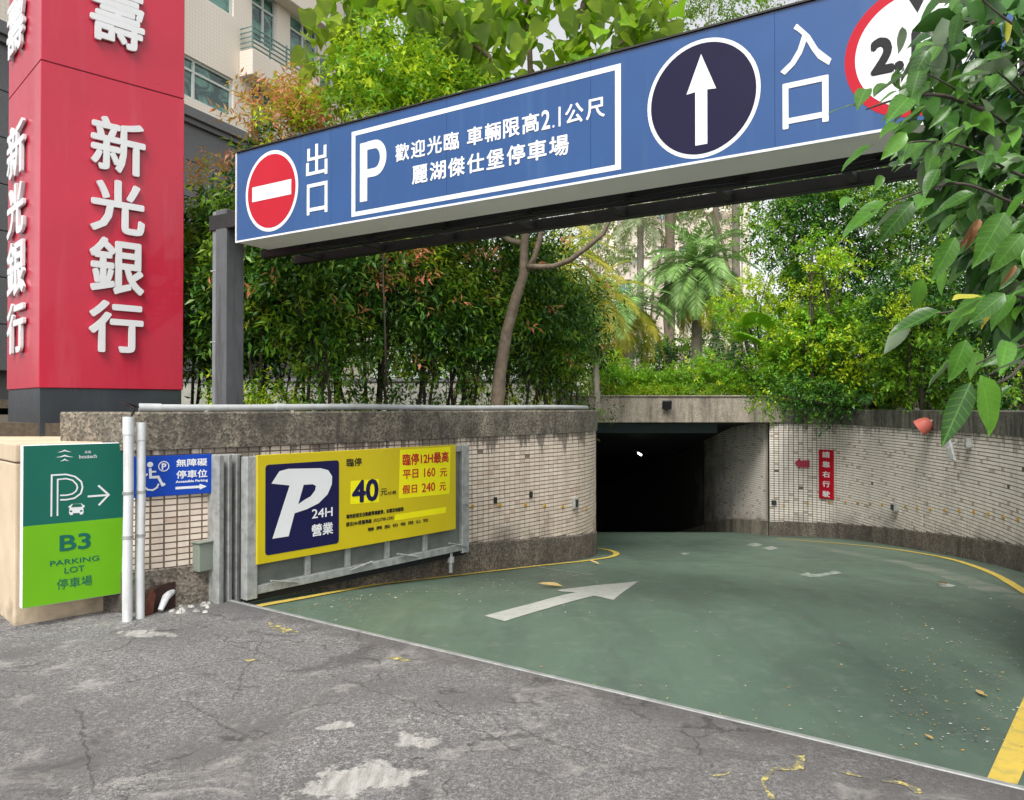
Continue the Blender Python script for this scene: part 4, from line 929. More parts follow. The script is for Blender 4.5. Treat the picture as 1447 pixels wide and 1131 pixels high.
# support truss behind/below
tr = thing('support_truss', 'dark steel support truss running behind and below the overhead sign', 'frame', FS.at(0, sv0 + .1, -.6))
for n_, v_ in ((-.52, -.02), (-.9, -.02), (-.9, .5), (-.52, .5)):
    mb = MB(); mb.fbox(FS, -.3, SL + .6, sv0 + v_, sv0 + v_ + .085, n_ - .08, n_); mb.build('chord', M['dsteel'], tr, bevel=.005)
k = 0; u_ = .1
while u_ < SL + .3:
    mb = MB(); mb.fbox(FS, u_, u_ + .05, sv0 - .01, sv0 + .04, -.898, -.602); mb.build('cross_bar', M['dsteel'], tr)
    mb = MB(); mb.tube([FS.at(u_, sv0 + .06, -.94), FS.at(u_ + .4, sv0 + .5, -.94)], .014, 6); mb.build('web_bar', M['dsteel'], tr)
    mb = MB(); mb.fbox(FS, u_ + .2, u_ + .24, sv0 + .02, sv0 + .06, -.519, -DTH - .002); mb.build('hanger', M['dsteel'], tr)
    u_ += .8
for nn, rr2 in ((-.45, .012), (-.49, .009)):
    mb = MB(); mb.tube([FS.at(u, sv0 - .03 + .012 * math.sin(u * 5 + nn * 40), nn) for u in np.arange(.3, SL, .2)], rr2, 6); mb.build('cable', M['black'], tr, smooth=True)
for ua, ub in ((.5, 1.15), (1.5, 2.2), (2.75, 3.1), (3.5, 4.3), (4.7, 5.5)):
    mb = MB(); mb.fbox(FS, ua, ub, sv0 + .05, sv0 + .09, -.46, -.41); mb.build('light_batten', M['white'], tr, bevel=.005)
# post
pp = P(321, 572, 7.05); pst = thing('steel_post', 'weathered grey steel post rising from the wall top under the sign end', 'post', (pp.x, pp.y, 1.45))
FPo = Frame((pp.x, pp.y, 0), (.849, -.528))
mb = MB(); mb.fbox(FPo, -.045, .105, 1.44, 3.4, -.1, .1); mb.build('column', M['post'], pst, bevel=.008)
mb = MB(); mb.fbox(FPo, -.11, -.0455, 1.44, 3.4, -.07, .085); mb.build('pipe_casing', pm('pale_post_casing', (.17, .18, .19), .12, 8, .5, dirt=.9, dirtc=(.08, .075, .07), dsc=3, streak=True), pst, bevel=.012, seg=2)
mb = MB(); mb.fbox(FPo, -.14, .3, 3.22, 3.36, -.55, .101); mb.build('top_arm', M['dsteel'], pst, bevel=.006)
mb = MB(); mb.fbox(FPo, -.18, .17, 1.43, 1.46, -.16, .16); mb.build('base_plate', M['dsteel'], pst, bevel=.003)
rp = thing('steel_post', 'dark steel post carrying the right end of the overhead sign truss', 'post', FS.at(SL + .42, 0, -.72))
mb = MB(); mb.fbox(FS, SL + .34, SL + .5, -.02, sv0 - .021, -.8, -.62); mb.build('column', M['post'], rp, bevel=.008)
mb = MB(); mb.fbox(FS, SL + .28, SL + .56, 0, .015, -.86, -.56); mb.build('base_plate', M['dsteel'], rp)
for z in (2.2, 2.85):
    mb = MB(); mb.fbox(FPo, -.128, -.043, z, z + .012, -.073, .088); mb.build('strap', M['galv'], pst)
# ================================================================== WALL FITTINGS
def wallframe(pts, x, D=None, side=1):
    """frame on the wall path where the picture column x meets it"""
    k = (x - CX) / F_PX; best = min(range(1, len(pts) - 1), key=lambda i: abs(pts[i].x / pts[i].y - k) + (5 if pts[i].y > 12.2 and side > 0 else 0))
    p = pts[best]; t_ = pts[best + 1] - pts[best - 1]
    f = Frame((p.x, p.y, 0), (t_.x, t_.y)); return f
def reflector(parent_pts, x, y, i, lab, grp):
    f = wallframe(parent_pts, x, side=1 if parent_pts is LP else -1); u, v = f.px(x, y)
    b = f.at(0, v, .01); o = MB(); n = 10
    for (r0, n0_, n1_) in ((.026, .008, .018), (.015, .018, .026)):
        o.prism(f, [(r0 * math.cos(6.283 * k / n), v + r0 * .9 * math.sin(6.283 * k / n)) for k in range(n)], n0_, n1_)
    return tag(o.build('reflector', M['yref'], base=b), lab, 'reflector', grp)
Lr = [(665, 716, 'yellow stud nearest the open gate'), (706, 714, 'second yellow stud right of the gate'), (743, 713.5, 'third yellow stud right of the gate'), (770, 715, 'fourth yellow stud right of the gate'), (795, 716, 'fifth yellow stud right of the gate'), (828, 719, 'last yellow stud before the wall disappears round the bend')]
for i, (x, y, l) in enumerate(Lr): reflector(LP, x, y, i, l + ' on the left tiled wall', 'reflectors on the left wall')
ORD = 'first second third fourth fifth sixth seventh eighth ninth tenth eleventh twelfth thirteenth fourteenth fifteenth sixteenth seventeenth eighteenth nineteenth twentieth'.split()
i = 0
for k in range(3, len(RP) - 3, 5):
    p_ = RP[k]; px_ = CX + p_.x / p_.y * F_PX
    if px_ > 1452 or i >= 20: break
    f = Frame((p_.x, p_.y, 0), tuple((RP[k + 1] - RP[k - 1])[:2])); v = np.interp(px_, [1087, 1290, 1380, 1447], [-.565, -.03, .2, .31]); o_ = MB()
    for (r0, n0_, n1_) in ((.026, .008, .018), (.016, .018, .03)): o_.prism(f, [(r0 * math.cos(6.283 * j / 10), v + r0 * math.sin(6.283 * j / 10)) for j in range(10)], n0_, n1_)
    if abs(px_ - 1268) > 8: tag(o_.build('reflector', M['yref'], base=f.at(0, v, .01)), ORD[i] + ' small yellow stud from the tunnel corner along the right tiled wall', 'reflector', 'reflector studs on the right wall'); i += 1
def smallbox(pts, x, y, w, h, d, mat, name, lab, cat, lens=True):
    f = wallframe(pts, x, side=1 if pts is LP else -1); u, v = f.px(x, y); t_ = thing(name, lab, cat, f.at(0, v, .0))
    mb = MB(); mb.fbox(f, -w / 2, w / 2, v - h / 2, v + h / 2, .008, d); mb.build('body', mat, t_, bevel=.004)
    mb = MB(); mb.fbox(f, -w * .36, w * .36, v - h * .35, v + h * .35, d + .0003, d + .004); mb.build('face', M['glass_dk'] if lens else M['galv'], t_)
smallbox(LP, 696.6, 707, .035, .07, .04, M['black'], 'wall_sensor', 'small black wall sensor between the first two yellow studs on the left wall', 'sensor')
smallbox(LP, 747, 699, .035, .08, .04, M['black'], 'wall_sensor', 'small black wall sensor just above the third yellow stud on the left wall', 'sensor')
smallbox(LP, 810, 711, .1, .14, .05, M['galv'], 'wall_light', 'grey box light near the bend of the left tiled wall', 'light')
smallbox(RP, 1267, 717, .17, .13, .08, M['galv'], 'wall_light', 'grey box light in the middle of the right tiled wall', 'light')
smallbox(RP, 1090, 710, .1, .09, .06, M['dsteel'], 'wall_light', 'small dark box light near the tunnel corner', 'light')
# red signs
f = wallframe(RP, 1167, side=-1); f = Frame(f.o, f.u).off(.05); a = qbox(f, (1157, 635), (1178, 636.5), (1178, 706), (1157, 704))
rs = thing('keep_right_sign', 'narrow vertical red sign with white characters on the right tiled wall', 'sign', f.at(a[0], a[2]))
mb = MB(); mb.fbox(f, *a, -.012, 0); mb.build('plate', M['pred'], rs, bevel=.002)
for i, ch in enumerate('請靠右行駛'):
    h = (a[3] - a[2]) / 5; v1_ = a[3] - i * h - h * .2; text(f, ch, (a[0] + (a[1] - a[0]) * .25, a[1] - (a[1] - a[0]) * .25, v1_ - h * .62, v1_), M['pwhite'], rs, .015, .0005, .003)
f2 = wallframe(RP, 1133, side=-1); f2 = Frame(f2.o, f2.u).off(.05)
zz = lambda x, y: f2.px(1040 + x * .283, 540 + y * .283)
ra = thing('arrow_sign', 'small dark red left pointing arrow sign beside the vertical red sign', 'sign', f2.at(*zz(330, 430)))
mb = MB(); mb.prism(f2, [zz(*p) for p in [(292, 405), (320, 378), (320, 392), (366, 390), (366, 428), (318, 426), (320, 434)]], -.012, 0); mb.build('plate', pm('faded_red', (.35, .03, .06), .15, 20, .5, dirt=.4, dirtc=(.15, .02, .03), dsc=12), ra)
# warning lamp and mirror on right wall
f = wallframe(RP, 1316, side=-1); u, v = f.px(1316, 600); L_ = thing('warning_lamp', 'faded red alarm lamp cowl leaning over the right coping', 'lamp', f.at(0, v, .05))
ax_ = (f.n * .6 - f.v * .5 - f.u * .35).normalized(); c0 = f.at(.16, v + .06, .06)
mb = MB(); mb.tube([c0, c0 + ax_ * .05, c0 + ax_ * .12, c0 + ax_ * .2], [.05, .1, .125, .135], 18, cap=False); mb.tube([c0 + ax_ * .2, c0 + ax_ * .05], [.125, .09], 18, cap=True); mb.build('cowl', M['plast_red'], L_, smooth='auto')
mb = MB(); mb.tube([c0 + ax_ * .05, c0 + ax_ * .17], [.06, .05], 12); mb.build('bulb', flat('dark_red_lens', (.2, .01, .01), .2), L_, smooth='auto')
mb = MB(); mb.tube([c0, f.at(.03, v + .04, -.02)], .022, 8); mb.build('bracket', M['galv'], L_, smooth='auto')
f = wallframe(RP, 1350, side=-1); u, v = f.px(1350, 634); mr = thing('floodlight', 'tilted pale rectangular floodlight hanging below the right coping behind the leaves', 'light', f.at(0, v, .1))
a_ = f.px(1338, 618, .2); b_ = f.px(1360, 650, .2); A = f.at(*a_, .22); B = f.at(*b_, .34); dd = (B - A); nn_ = dd.cross(f.u).normalized()
if nn_.y > 0: nn_ = -nn_
mb = MB(); mb.box(A - f.u * .1, dd, f.u * .2, nn_ * .035); mb.build('panel', M['galv'], mr, bevel=.01, seg=2)
mb = MB(); mb.tube([A + dd * .5 - nn_ * .01, f.at(.05, v + .12, .0)], .014, 8); mb.build('bracket', M['galv'], mr)
smallbox(RP, 1373, 626, .09, .13, .08, M['galv'], 'junction_box', 'small grey junction box under the coping beside the tilted floodlight', 'electrical box', False)
fl = Frame((3.3, 16.55, 0), (1, 0)); u, v = fl.px(941, 572)
fg = thing('floodlight', 'small black square floodlight mounted on the tunnel lintel', 'light', fl.at(u, v, 0))
mb = MB(); mb.box(fl.at(u - .1, v - .09, .06), fl.u * .2, fl.v * .18 + fl.n * .05, fl.n * .05 - fl.v * .015); mb.build('body', M['black'], fg, bevel=.008)
mb = MB(); mb.box(fl.at(u - .08, v - .07, .114), fl.u * .16, fl.v * .14 + fl.n * .039, fl.n * .004); mb.build('lens', pm('floodlight_lens', (.3, .33, .33), .1, 5, .2), fg)
mb = MB(); mb.fbox(fl, u - .02, u + .02, v - .12, v - .02, .001, .07); mb.build('bracket', M['black'], fg)
# tunnel lamp (lit)
pl_ = P(904, 642, 20); tl = thing('tunnel_lamp', 'tiny lit lamp deep inside the dark tunnel', 'lamp', pl_)
m, t = nodes('lit_tube'); e = nd(t, 'Emission', {'Color': (1, .95, .8, 1), 'Strength': 4.0}); nd(t, 'OutputMaterial', {0: e.outputs[0]})
mb = MB(); mb.tube([pl_ + Vector((-.05, 0, .03)), pl_ + Vector((.05, 0, -.03))], .022, 8); mb.build('tube', m, tl)
mb = MB(); mb.tube([pl_ + Vector((-.07, .03, .07)), pl_ + Vector((.06, .03, -.0))], .015, 8); mb.build('housing', M['galv'], tl)

# ================================================================== FOLIAGE TOOLS
def kite(w=.42, fold=.08, droop=-.1):
    V = np.array([(0, 0, 0), (w / 2, .42, fold), (0, 1, droop), (-w / 2, .42, fold), (0, .45, 0.0)])
    return V, np.array([(0, 1, 4), (1, 2, 4), (2, 3, 4), (3, 0, 4)])
def ovate(w=.5, fold=.09, droop=-.18, n=6, tip=1.0):
    ts = np.linspace(0, 1, n + 1); V = []; Fc = []
    prof = lambda t_: (math.sin(math.pi * min(1, t_) ** .8)) ** .85 * (1 - .25 * t_)
    for t_ in ts:
        w_ = prof(t_) * w / 2 if 0 < t_ < 1 else 0
        z_ = droop * t_ * t_
        V += [(-w_, t_, z_ + fold * (w_ / (w / 2)) * .8), (0, t_, z_), (w_, t_, z_ + fold * (w_ / (w / 2)) * .8)]
    for i in range(n):
        a = 3 * i
        for j in (0, 1):
            Fc += [(a + j, a + j + 1, a + j + 4), (a + j, a + j + 4, a + j + 3)]
    return np.array(V), np.array(Fc)
def heart(w=.95, fold=.1, droop=-.2):
    pr = [(0, .12), (-.07, .27), (-.03, .39), (.07, .47), (.2, .51), (.33, .49), (.46, .43), (.6, .34), (.73, .23), (.85, .12), (.93, .05), (1, 0)]
    V = []; Fc = []
    for y_, w_ in pr:
        yy = y_; zz = fold * w_ * 1.3 + droop * yy * abs(yy) + .035 * math.sin(yy * 11); V += [(-w_ * w, yy, zz), (0, max(y_, 0) + .0, droop * yy * abs(yy)), (w_ * w, yy, zz - .01)]
    V[0] = (-.02, 0, 0); V[2] = (.02, 0, 0)
    for i in range(len(pr) - 1):
        a = 3 * i
        for j in (0, 1): Fc += [(a + j, a + j + 1, a + j + 4), (a + j, a + j + 4, a + j + 3)]
    return np.array(V), np.array(Fc)
def unit(v): return v / np.maximum(1e-9, np.linalg.norm(v, axis=-1, keepdims=True))
def leaves(tmpl, pos_, dir_, up_, sc):
    TV, TF = tmpl; n = len(pos_)
    Y = unit(dir_); X = unit(np.cross(Y, up_)); Z = np.cross(X, Y)
    V = pos_[:, None, :] + sc[:, None, None] * (TV[None, :, 0:1] * X[:, None, :] + TV[None, :, 1:2] * Y[:, None, :] + TV[None, :, 2:3] * Z[:, None, :])
    Fc = TF[None] + (np.arange(n) * len(TV))[:, None, None]
    return V.reshape(-1, 3), Fc.reshape(-1, 3)
def twigs(blobs, n, lsize, per=12, shell=.45, upb=.35, tw=None, g=rng):
    """sprigs in ellipsoid blobs -> leaf pos, dir, up, twig index, outwardness"""
    B = np.array(blobs, float); wt = (B[:, 3] * B[:, 4] * B[:, 5]) ** (.7); wt /= wt.sum()
    nt_ = max(3, n // per); k = g.choice(len(B), nt_, p=wt)
    d = unit(g.normal(size=(nt_, 3))); r = g.random(nt_) ** shell; r *= 1 + .16 * np.sin(d[:, 0] * 7 + k) * np.cos(d[:, 2] * 6 + d[:, 1] * 5)
    c = B[k, :3] + d * B[k, 3:6] * r[:, None]
    td = unit(d + g.normal(size=(nt_, 3)) * .55 + np.array([0, 0, upb])); L = lsize * (per * .32 if tw is None else tw)
    f = (np.arange(per) + .5) / per
    p = c[:, None, :] + td[:, None, :] * (f[None, :, None] * L) ; p[:, :, 2] -= (f ** 2 * L * .18)[None]
    side = unit(np.cross(td, g.normal(size=(nt_, 3)))); side2 = np.cross(td, side)
    ang = (np.arange(per) * 2.4)[None, :] + g.random((nt_, 1)) * 6
    ld_ = unit(td[:, None, :] * .6 + np.cos(ang)[..., None] * side[:, None, :] + np.sin(ang)[..., None] * side2[:, None, :] + g.normal(size=(nt_, per, 3)) * .25 + np.array([0, 0, -.15]))
    up = unit(np.array([0, 0, 1.0]) + g.normal(size=(nt_, per, 3)) * .45)
    ti = np.repeat(np.arange(nt_), per); out = np.repeat(r, per)
    return p.reshape(-1, 3), ld_.reshape(-1, 3), up.reshape(-1, 3), ti, out, c, np.repeat(d[:, 2], per)
def crown(name, parent, blobs, n, lsize, mats, wts, tmpl=None, per=12, shell=.45, upb=.35, tipmat=None, tipfrac=0, tw=None, dead=None, smooth=False, seed=None):
    g = np.random.default_rng(seed if seed is not None else int(rng.integers(1e9)))
    p, d, u, ti, out, c, dz = twigs(blobs, n, lsize, per, shell, upb, tw, g)
    sc = lsize * g.uniform(.65, 1.2, len(p)); uu = (p[:, 0] - K.x) * FP.u.x + (p[:, 1] - K.y) * FP.u.y; nn = (p[:, 0] - K.x) * FP.n.x + (p[:, 1] - K.y) * FP.n.y
    sc = np.where((uu < PWd + .08) & (nn > -1.5) & (p[:, 2] > 1.3) & (p[:, 0] < -3), 1e-5, sc); V, Fc = leaves(tmpl or kite(), p, d, u, sc)
    nt_ = ti.max() + 1
    cell = np.sin(c[:, 0] * 2.1 + c[:, 2] * 2.7) + np.cos(c[:, 1] * 2.3 + c[:, 2] * 1.3) + g.normal(size=nt_) * .8      # clumps share a tone
    qs = np.quantile(cell, np.cumsum(wts) / sum(wts)); tm = np.minimum(np.searchsorted(qs, cell), len(mats) - 1); mi = tm[ti]
    mats = list(mats)
    if tipmat is not None:
        mats.append(tipmat); w = (out > .82) * (g.random(nt_)[ti] < tipfrac * (1 + dz)); per_i = np.tile(np.arange(per), nt_); mi = np.where(w & (per_i > per * .45), len(mats) - 1, mi)
    return npmesh(name, V, Fc, [M[a] for a in mats], parent, mi=np.repeat(mi, len((tmpl or kite())[1])), smooth=smooth)
def limb(mb, a, b, r0, r1, wob=.08, seg=7, n=6):
    a, b = Vector(a), Vector(b); L = (b - a).length; pts = []
    o1 = Vector((random.uniform(-1, 1), random.uniform(-1, 1), random.uniform(-.4, .4))) * wob * L
    for i in range(n + 1):
        t_ = i / n; pts.append(a.lerp(b, t_) + o1 * math.sin(math.pi * t_) + Vector((random.uniform(-1, 1), random.uniform(-1, 1), 0)) * wob * L * .12)
    mb.tube(pts, [r0 + (r1 - r0) * i / n for i in range(n + 1)], seg)
    return pts
def shrub(name, label, base, blobs, n, lsize, mats, wts, stems=3, r=.02, group=None, cat='shrub', bark='darkbark', spread=.12, **kw):
    b = Vector(base); t_ = thing(name, label, cat, b, group)
    for s_ in range(stems):
        mb = MB(); bb = blobs[s_ % len(blobs)]; a = b + Vector((random.uniform(-spread, spread), random.uniform(-spread, spread), -.05))
        pts = limb(mb, a, (bb[0] + random.uniform(-.3, .3) * bb[3], bb[1] + random.uniform(-.3, .3) * bb[4], bb[2]), r, r * .5, .05)
        for k in range(4):
            q_ = pts[random.randint(2, 5)]; bq = random.choice(blobs)
            limb(mb, q_, (bq[0] + random.uniform(-.8, .8) * bq[3], bq[1] + random.uniform(-.8, .8) * bq[4], bq[2] + random.uniform(-.2, .8) * bq[5]), r * .45, r * .15, .08, 5, 4)
        mb.build('stem', M[bark], t_, smooth=True)
    crown('crown', t_, blobs, n, lsize, mats, wts, **kw)
    return t_

# ================================================================== LEFT HEDGE (red tipped shrubs behind the wall)
hx = [(290, 9.6, 3.85), (314, 8.8, 3.85), (356, 8.4, 4.05), (400, 8.9, 4.75), (440, 8.3, 3.95), (492, 9.2, 4.6), (545, 9.4, 4.4), (596, 9.9, 4.4), (640, 10.3, 4.4), (672, 10.9, 4.3), (725, 11.2, 4.4), (757, 11.8, 4.2), (785, 12.4, 4.0), (800, 13.3, 3.4)]
hl = ['red tipped shrub squeezed against the edge of the red pillar', 'dark leafy shrub between the red pillar and the steel post', 'red tipped shrub right behind the steel post', 'tallest red tipped shrub rising above the left end of the blue sign', 'red tipped shrub below the no entry disc', 'shrub with thin dark stems below the exit characters', 'orange tipped shrub below the big letter P of the sign', 'dense shrub above the yellow price board', 'shrub with salmon young shoots left of the leaning tree trunk', 'dark shrub just left of the leaning tree trunk foot', 'dark shrub behind the leaning tree trunk', 'dense dark shrub right of the leaning trunk', 'olive green shrub left of the yellow palm fronds', 'last shrub of the row above the bend of the wall']
for i, ((x, D, top), lab) in enumerate(zip(hx, hl)):
    b = P(x, 572, D); b.z = 1.46; w = (.62 + .12 * random.random()) * (.68 if i in (2, 3, 4) else .85 if i < 2 else 1); cx_, cy_ = b.x, b.y
    blobs = []
    zc = 2.3
    while zc < top - .25:
        f_ = (zc - 2.0) / (top - 2.0); ww = w * (1.05 - .55 * f_ ** 2) * (.6 if zc < 2.6 else 1)
        blobs.append((cx_ + random.uniform(-.22, .22), cy_ + random.uniform(-.2, .2), zc, ww, ww * .8, .42)); zc += .42
    blobs.append((cx_, cy_, top - .22, .26, .26, .26))
    shrub('hedge_shrub', lab, b, blobs, 5400, .11, ['lf_hedge', 'lf_dark', 'lf_mid', 'lf_olive'], [.45, .25, .2, .1], stems=4, r=.022, group='red tipped hedge shrubs behind the left wall', tipmat='lf_hedge_tip', tipfrac=1.2 if i == 3 else .05, tmpl=kite(.34), spread=.22)
_hs = [o for o in bpy.data.objects if o.name.startswith('hedge_shrub')]
for o_, (x, y, D, r_) in ((_hs[3], (375, 172, 8.6, .3)), (_hs[3], (398, 150, 8.9, .26)), (_hs[3], (418, 165, 8.9, .24)), (_hs[3], (440, 180, 8.6, .18)), (_hs[0], (296, 262, 9.6, .2)), (_hs[6], (575, 385, 9.0, .3)), (_hs[8], (640, 350, 9.9, .35))):
    c_ = P(x, y, D); crown('crown', o_, [(c_.x, c_.y, c_.z, r_, r_, r_ * .8)], 520 if D < 9.3 else 260, .1, ['lf_hedge_tip', 'lf_yg'], [.8, .2], tmpl=kite(.3), upb=.9, shell=.35)
# undergrowth at the foot of the hedge
gu = np.random.default_rng(5); blobs = []
for i in range(26):
    f_ = i / 25; x = 262 + f_ * 570; D = 7.6 + 5.2 * f_ ** 1.4; b = P(x, 570, D); blobs.append((b.x, b.y, 1.5, .4, .32, .26 + .16 * random.random()))
tag(crown('undergrowth', None, blobs, 8000, .08, ['lf_yg', 'lf_mid', 'lf_dark'], [.4, .3, .3], tmpl=kite(.3), shell=.6, upb=.8), kind='stuff')

# ================================================================== LEANING TREE WITH BROAD LEAVES
tb = P(702, 572, 9.9); tb.z = 1.46
bt = thing('broadleaf_tree', 'slender leaning tree with broad light green leaves above the blue sign', 'tree', tb)
fork = P(740, 388, 9.6)
mb = MB(); tpts = [tb, P(706, 530, 9.85), P(716, 470, 9.75), P(728, 425, 9.65), fork, P(741, 345, 9.5), P(745, 270, 9.4), P(752, 180, 9.2), P(748, 60, 9.0)]
mb.tube([tb - Vector((0, 0, .1)), tb + Vector((0, 0, .12))] + tpts[1:], [.12, .095, .082, .073, .067, .06, .052, .045, .038, .032][:len(tpts) + 1], 12); mb.build('trunk', M['bark'], bt, smooth=True)
brs = [[fork, P(757, 360, 9.5), P(770, 300, 9.4), P(800, 150, 9.2), P(815, 40, 9.1)], [fork + Vector((0, 0, .1)), P(790, 375, 9.2), P(835, 345, 9.0), P(862, 310, 8.9), P(905, 160, 8.9), P(925, 20, 8.9)], [P(741, 345, 9.5), P(722, 340, 9.6), P(700, 322, 9.7), P(660, 200, 9.6), P(640, 60, 9.5)],
       [P(748, 200, 9.3), P(690, 130, 9.2), P(620, 100, 9.0), P(520, 60, 8.8)], [P(752, 180, 9.2), P(700, 90, 8.8), P(610, 20, 8.6), P(560, -60, 8.5)], [P(750, 120, 9), P(830, 100, 8.9), P(900, 40, 8.8)], [P(640, 60, 9.5), P(600, -30, 9.3), P(540, -120, 9.2)], [P(748, 60, 9.0), P(740, -80, 9), P(760, -200, 9)], [P(815, 40, 9.1), P(850, -80, 9), P(870, -160, 9)], [P(620, 100, 9), P(560, 110, 8.9), P(480, 90, 8.8)]]
for br in brs:
    mb = MB(); L = catmull(br, .25); n = len(L); mb.tube(L, [.038 - .026 * i / n for i in range(n)], 7); mb.build('branch', M['bark'], bt, smooth=True)
g = np.random.default_rng(21); allp = []
for br in brs[:]:
    L = catmull(br, .06); L = [p for p in L if p.z > 4.3 and -10 < (CY - (p.z - EYE) / p.y * F_PX)]
    L2 = catmull(br, .06); L2 = [p for p in L2 if p.z > 4.35]
    allp += L2
allp = np.array([tuple(p) for p in allp]); cl = np.array([tuple(P(x, y, D)) for x, y, D in [(468, 12, 8.8), (510, 60, 8.8), (500, 115, 9.2), (560, 20, 8.8), (620, 60, 8.9), (680, 20, 9), (720, 80, 9), (780, 30, 9), (840, 60, 9), (900, 20, 9), (940, 20, 9), (600, -60, 8.9), (700, -60, 9), (820, -60, 9), (520, -60, 8.9), (900, -80, 9), (760, -160, 9)]])
def bigpos(n):
    a = allp[g.integers(len(allp), size=n)]; b = cl[g.integers(len(cl), size=n)]; s = g.random(n) < .5
    p = np.where(s[:, None], a, b) + g.normal(size=(n, 3)) * np.where(s, .2, .42)[:, None] * np.array([1, .9, .75]); return p
HT = heart(); hv, hf = HT
meh = bpy.data.meshes.new('leaf'); meh.from_pydata([tuple(v) for v in hv], [], [tuple(int(i) for i in f) for f in hf]); meh.materials.append(M['lf_big']); meh.polygons.foreach_set('use_smooth', [True] * len(meh.polygons))
def place_leaf(me, parent, p, d, up, s):
    Y = Vector(d).normalized(); X = Y.cross(Vector(up)).normalized(); Z = X.cross(Y); o = link('leaf', me, parent)
    m4 = Matrix((X, Y, Z)).transposed().to_4x4(); o.location = Vector(p) - BASE[parent.name]; o.rotation_euler = m4.to_euler(); o.scale = (s * random.uniform(.85, 1.1), s, s); return o
pp_ = bigpos(1250); scr = CY - (pp_[:, 2] - EYE) / pp_[:, 1] * F_PX; px_ = CX + pp_[:, 0] / pp_[:, 1] * F_PX
ok = (px_ > 428) & (px_ < 965) & (pp_[:, 2] > 4.5) & (pp_[:, 2] < 9); pp_ = pp_[ok]; scr = scr[ok]
inv = np.where(scr > -20)[0]; ordr = inv[np.argsort(pp_[inv][:, 1])][:285]; rest = np.setdiff1d(np.arange(len(pp_)), ordr)
for i in ordr:
    a = random.uniform(0, 6.28); place_leaf(meh, bt, pp_[i], (math.cos(a) * .75, math.sin(a) * .75, -.6 + random.uniform(-.3, .3)), (random.gauss(0, .35), random.gauss(0, .35), 1), random.uniform(.16, .3))
a = g.random(len(rest)) * 6.28; dd_ = np.stack([np.cos(a) * .75, np.sin(a) * .75, -.6 + g.normal(size=len(a)) * .25], 1); uu_ = np.stack([g.normal(size=len(a)) * .35, g.normal(size=len(a)) * .35, np.ones(len(a))], 1)
V, Fc = leaves(HT, pp_[rest], dd_, uu_, g.uniform(.16, .32, len(rest))); o = npmesh('leaf', V, Fc, [M['lf_big2']], bt, smooth=True); o['kind'] = 'stuff'
# small leaved tree left of centre above the sign
b = P(560, 540, 12.5); b.z = 1.46
mk = lambda x, y, D, a, b_, c: (lambda p: (p.x, p.y, p.z, a, b_, c))(P(x, y, D))
shrub('small_leaved_tree', 'fine leaved bright green tree just behind the left middle of the blue sign', P(560, 540, 8.3) * 1.0, [mk(545, 105, 8.3, .5, .5, .26), mk(510, 120, 8.3, .38, .4, .22), mk(600, 120, 8.4, .45, .5, .26), mk(560, 145, 8.3, .55, .5, .18), mk(540, 75, 8.4, .35, .4, .2), mk(480, 135, 8.4, .2, .2, .12), mk(650, 140, 8.6, .4, .4, .2)], 6500, .085, ['lf_bright', 'lf_yg', 'lf_mid'], [.4, .3, .3], stems=1, r=.012, cat='tree', bark='darkbark', tmpl=kite(.42), upb=.1)
# ================================================================== PALMS
def frond(mb_or, base, direction, length, droop, nl, lw, ll, mats, g, tilt=.35):
    """returns arrays for one feather frond"""
    d = Vector(direction).normalized(); pts = []; p = Vector(base); el = d.copy(); step = length / 14
    for i in range(15):
        pts.append(p.copy()); el = (el + Vector((0, 0, -droop / 14))).normalized(); p = p + el * step
    side0 = d.cross(Vector((0, 0, 1))).normalized(); P_ = []; D_ = []; U_ = []; S_ = []
    for k in range(nl):
        f_ = .1 + .9 * k / nl; q_ = f_ * 14; i = min(int(q_), 13); c = pts[i].lerp(pts[i + 1], q_ - i); tg = (pts[i + 1] - pts[i]).normalized(); up = side0.cross(tg).normalized()
        if up.z < 0: up = -up
        for s_ in (-1, 1):
            dr = (side0 * s_ * (.85 - .3 * f_) + tg * (.45 + .5 * f_) + up * tilt + Vector((0, 0, -.25)) + Vector(g.normal(size=3) * .07))
            P_.append(tuple(c)); D_.append(tuple(dr)); U_.append(tuple(up + side0 * s_ * -.5)); S_.append(ll * (math.sin(math.pi * (f_ * .85 + .12)) ** .7) * g.uniform(.85, 1.1))
    return pts, np.array(P_), np.array(D_), np.array(U_), np.array(S_)
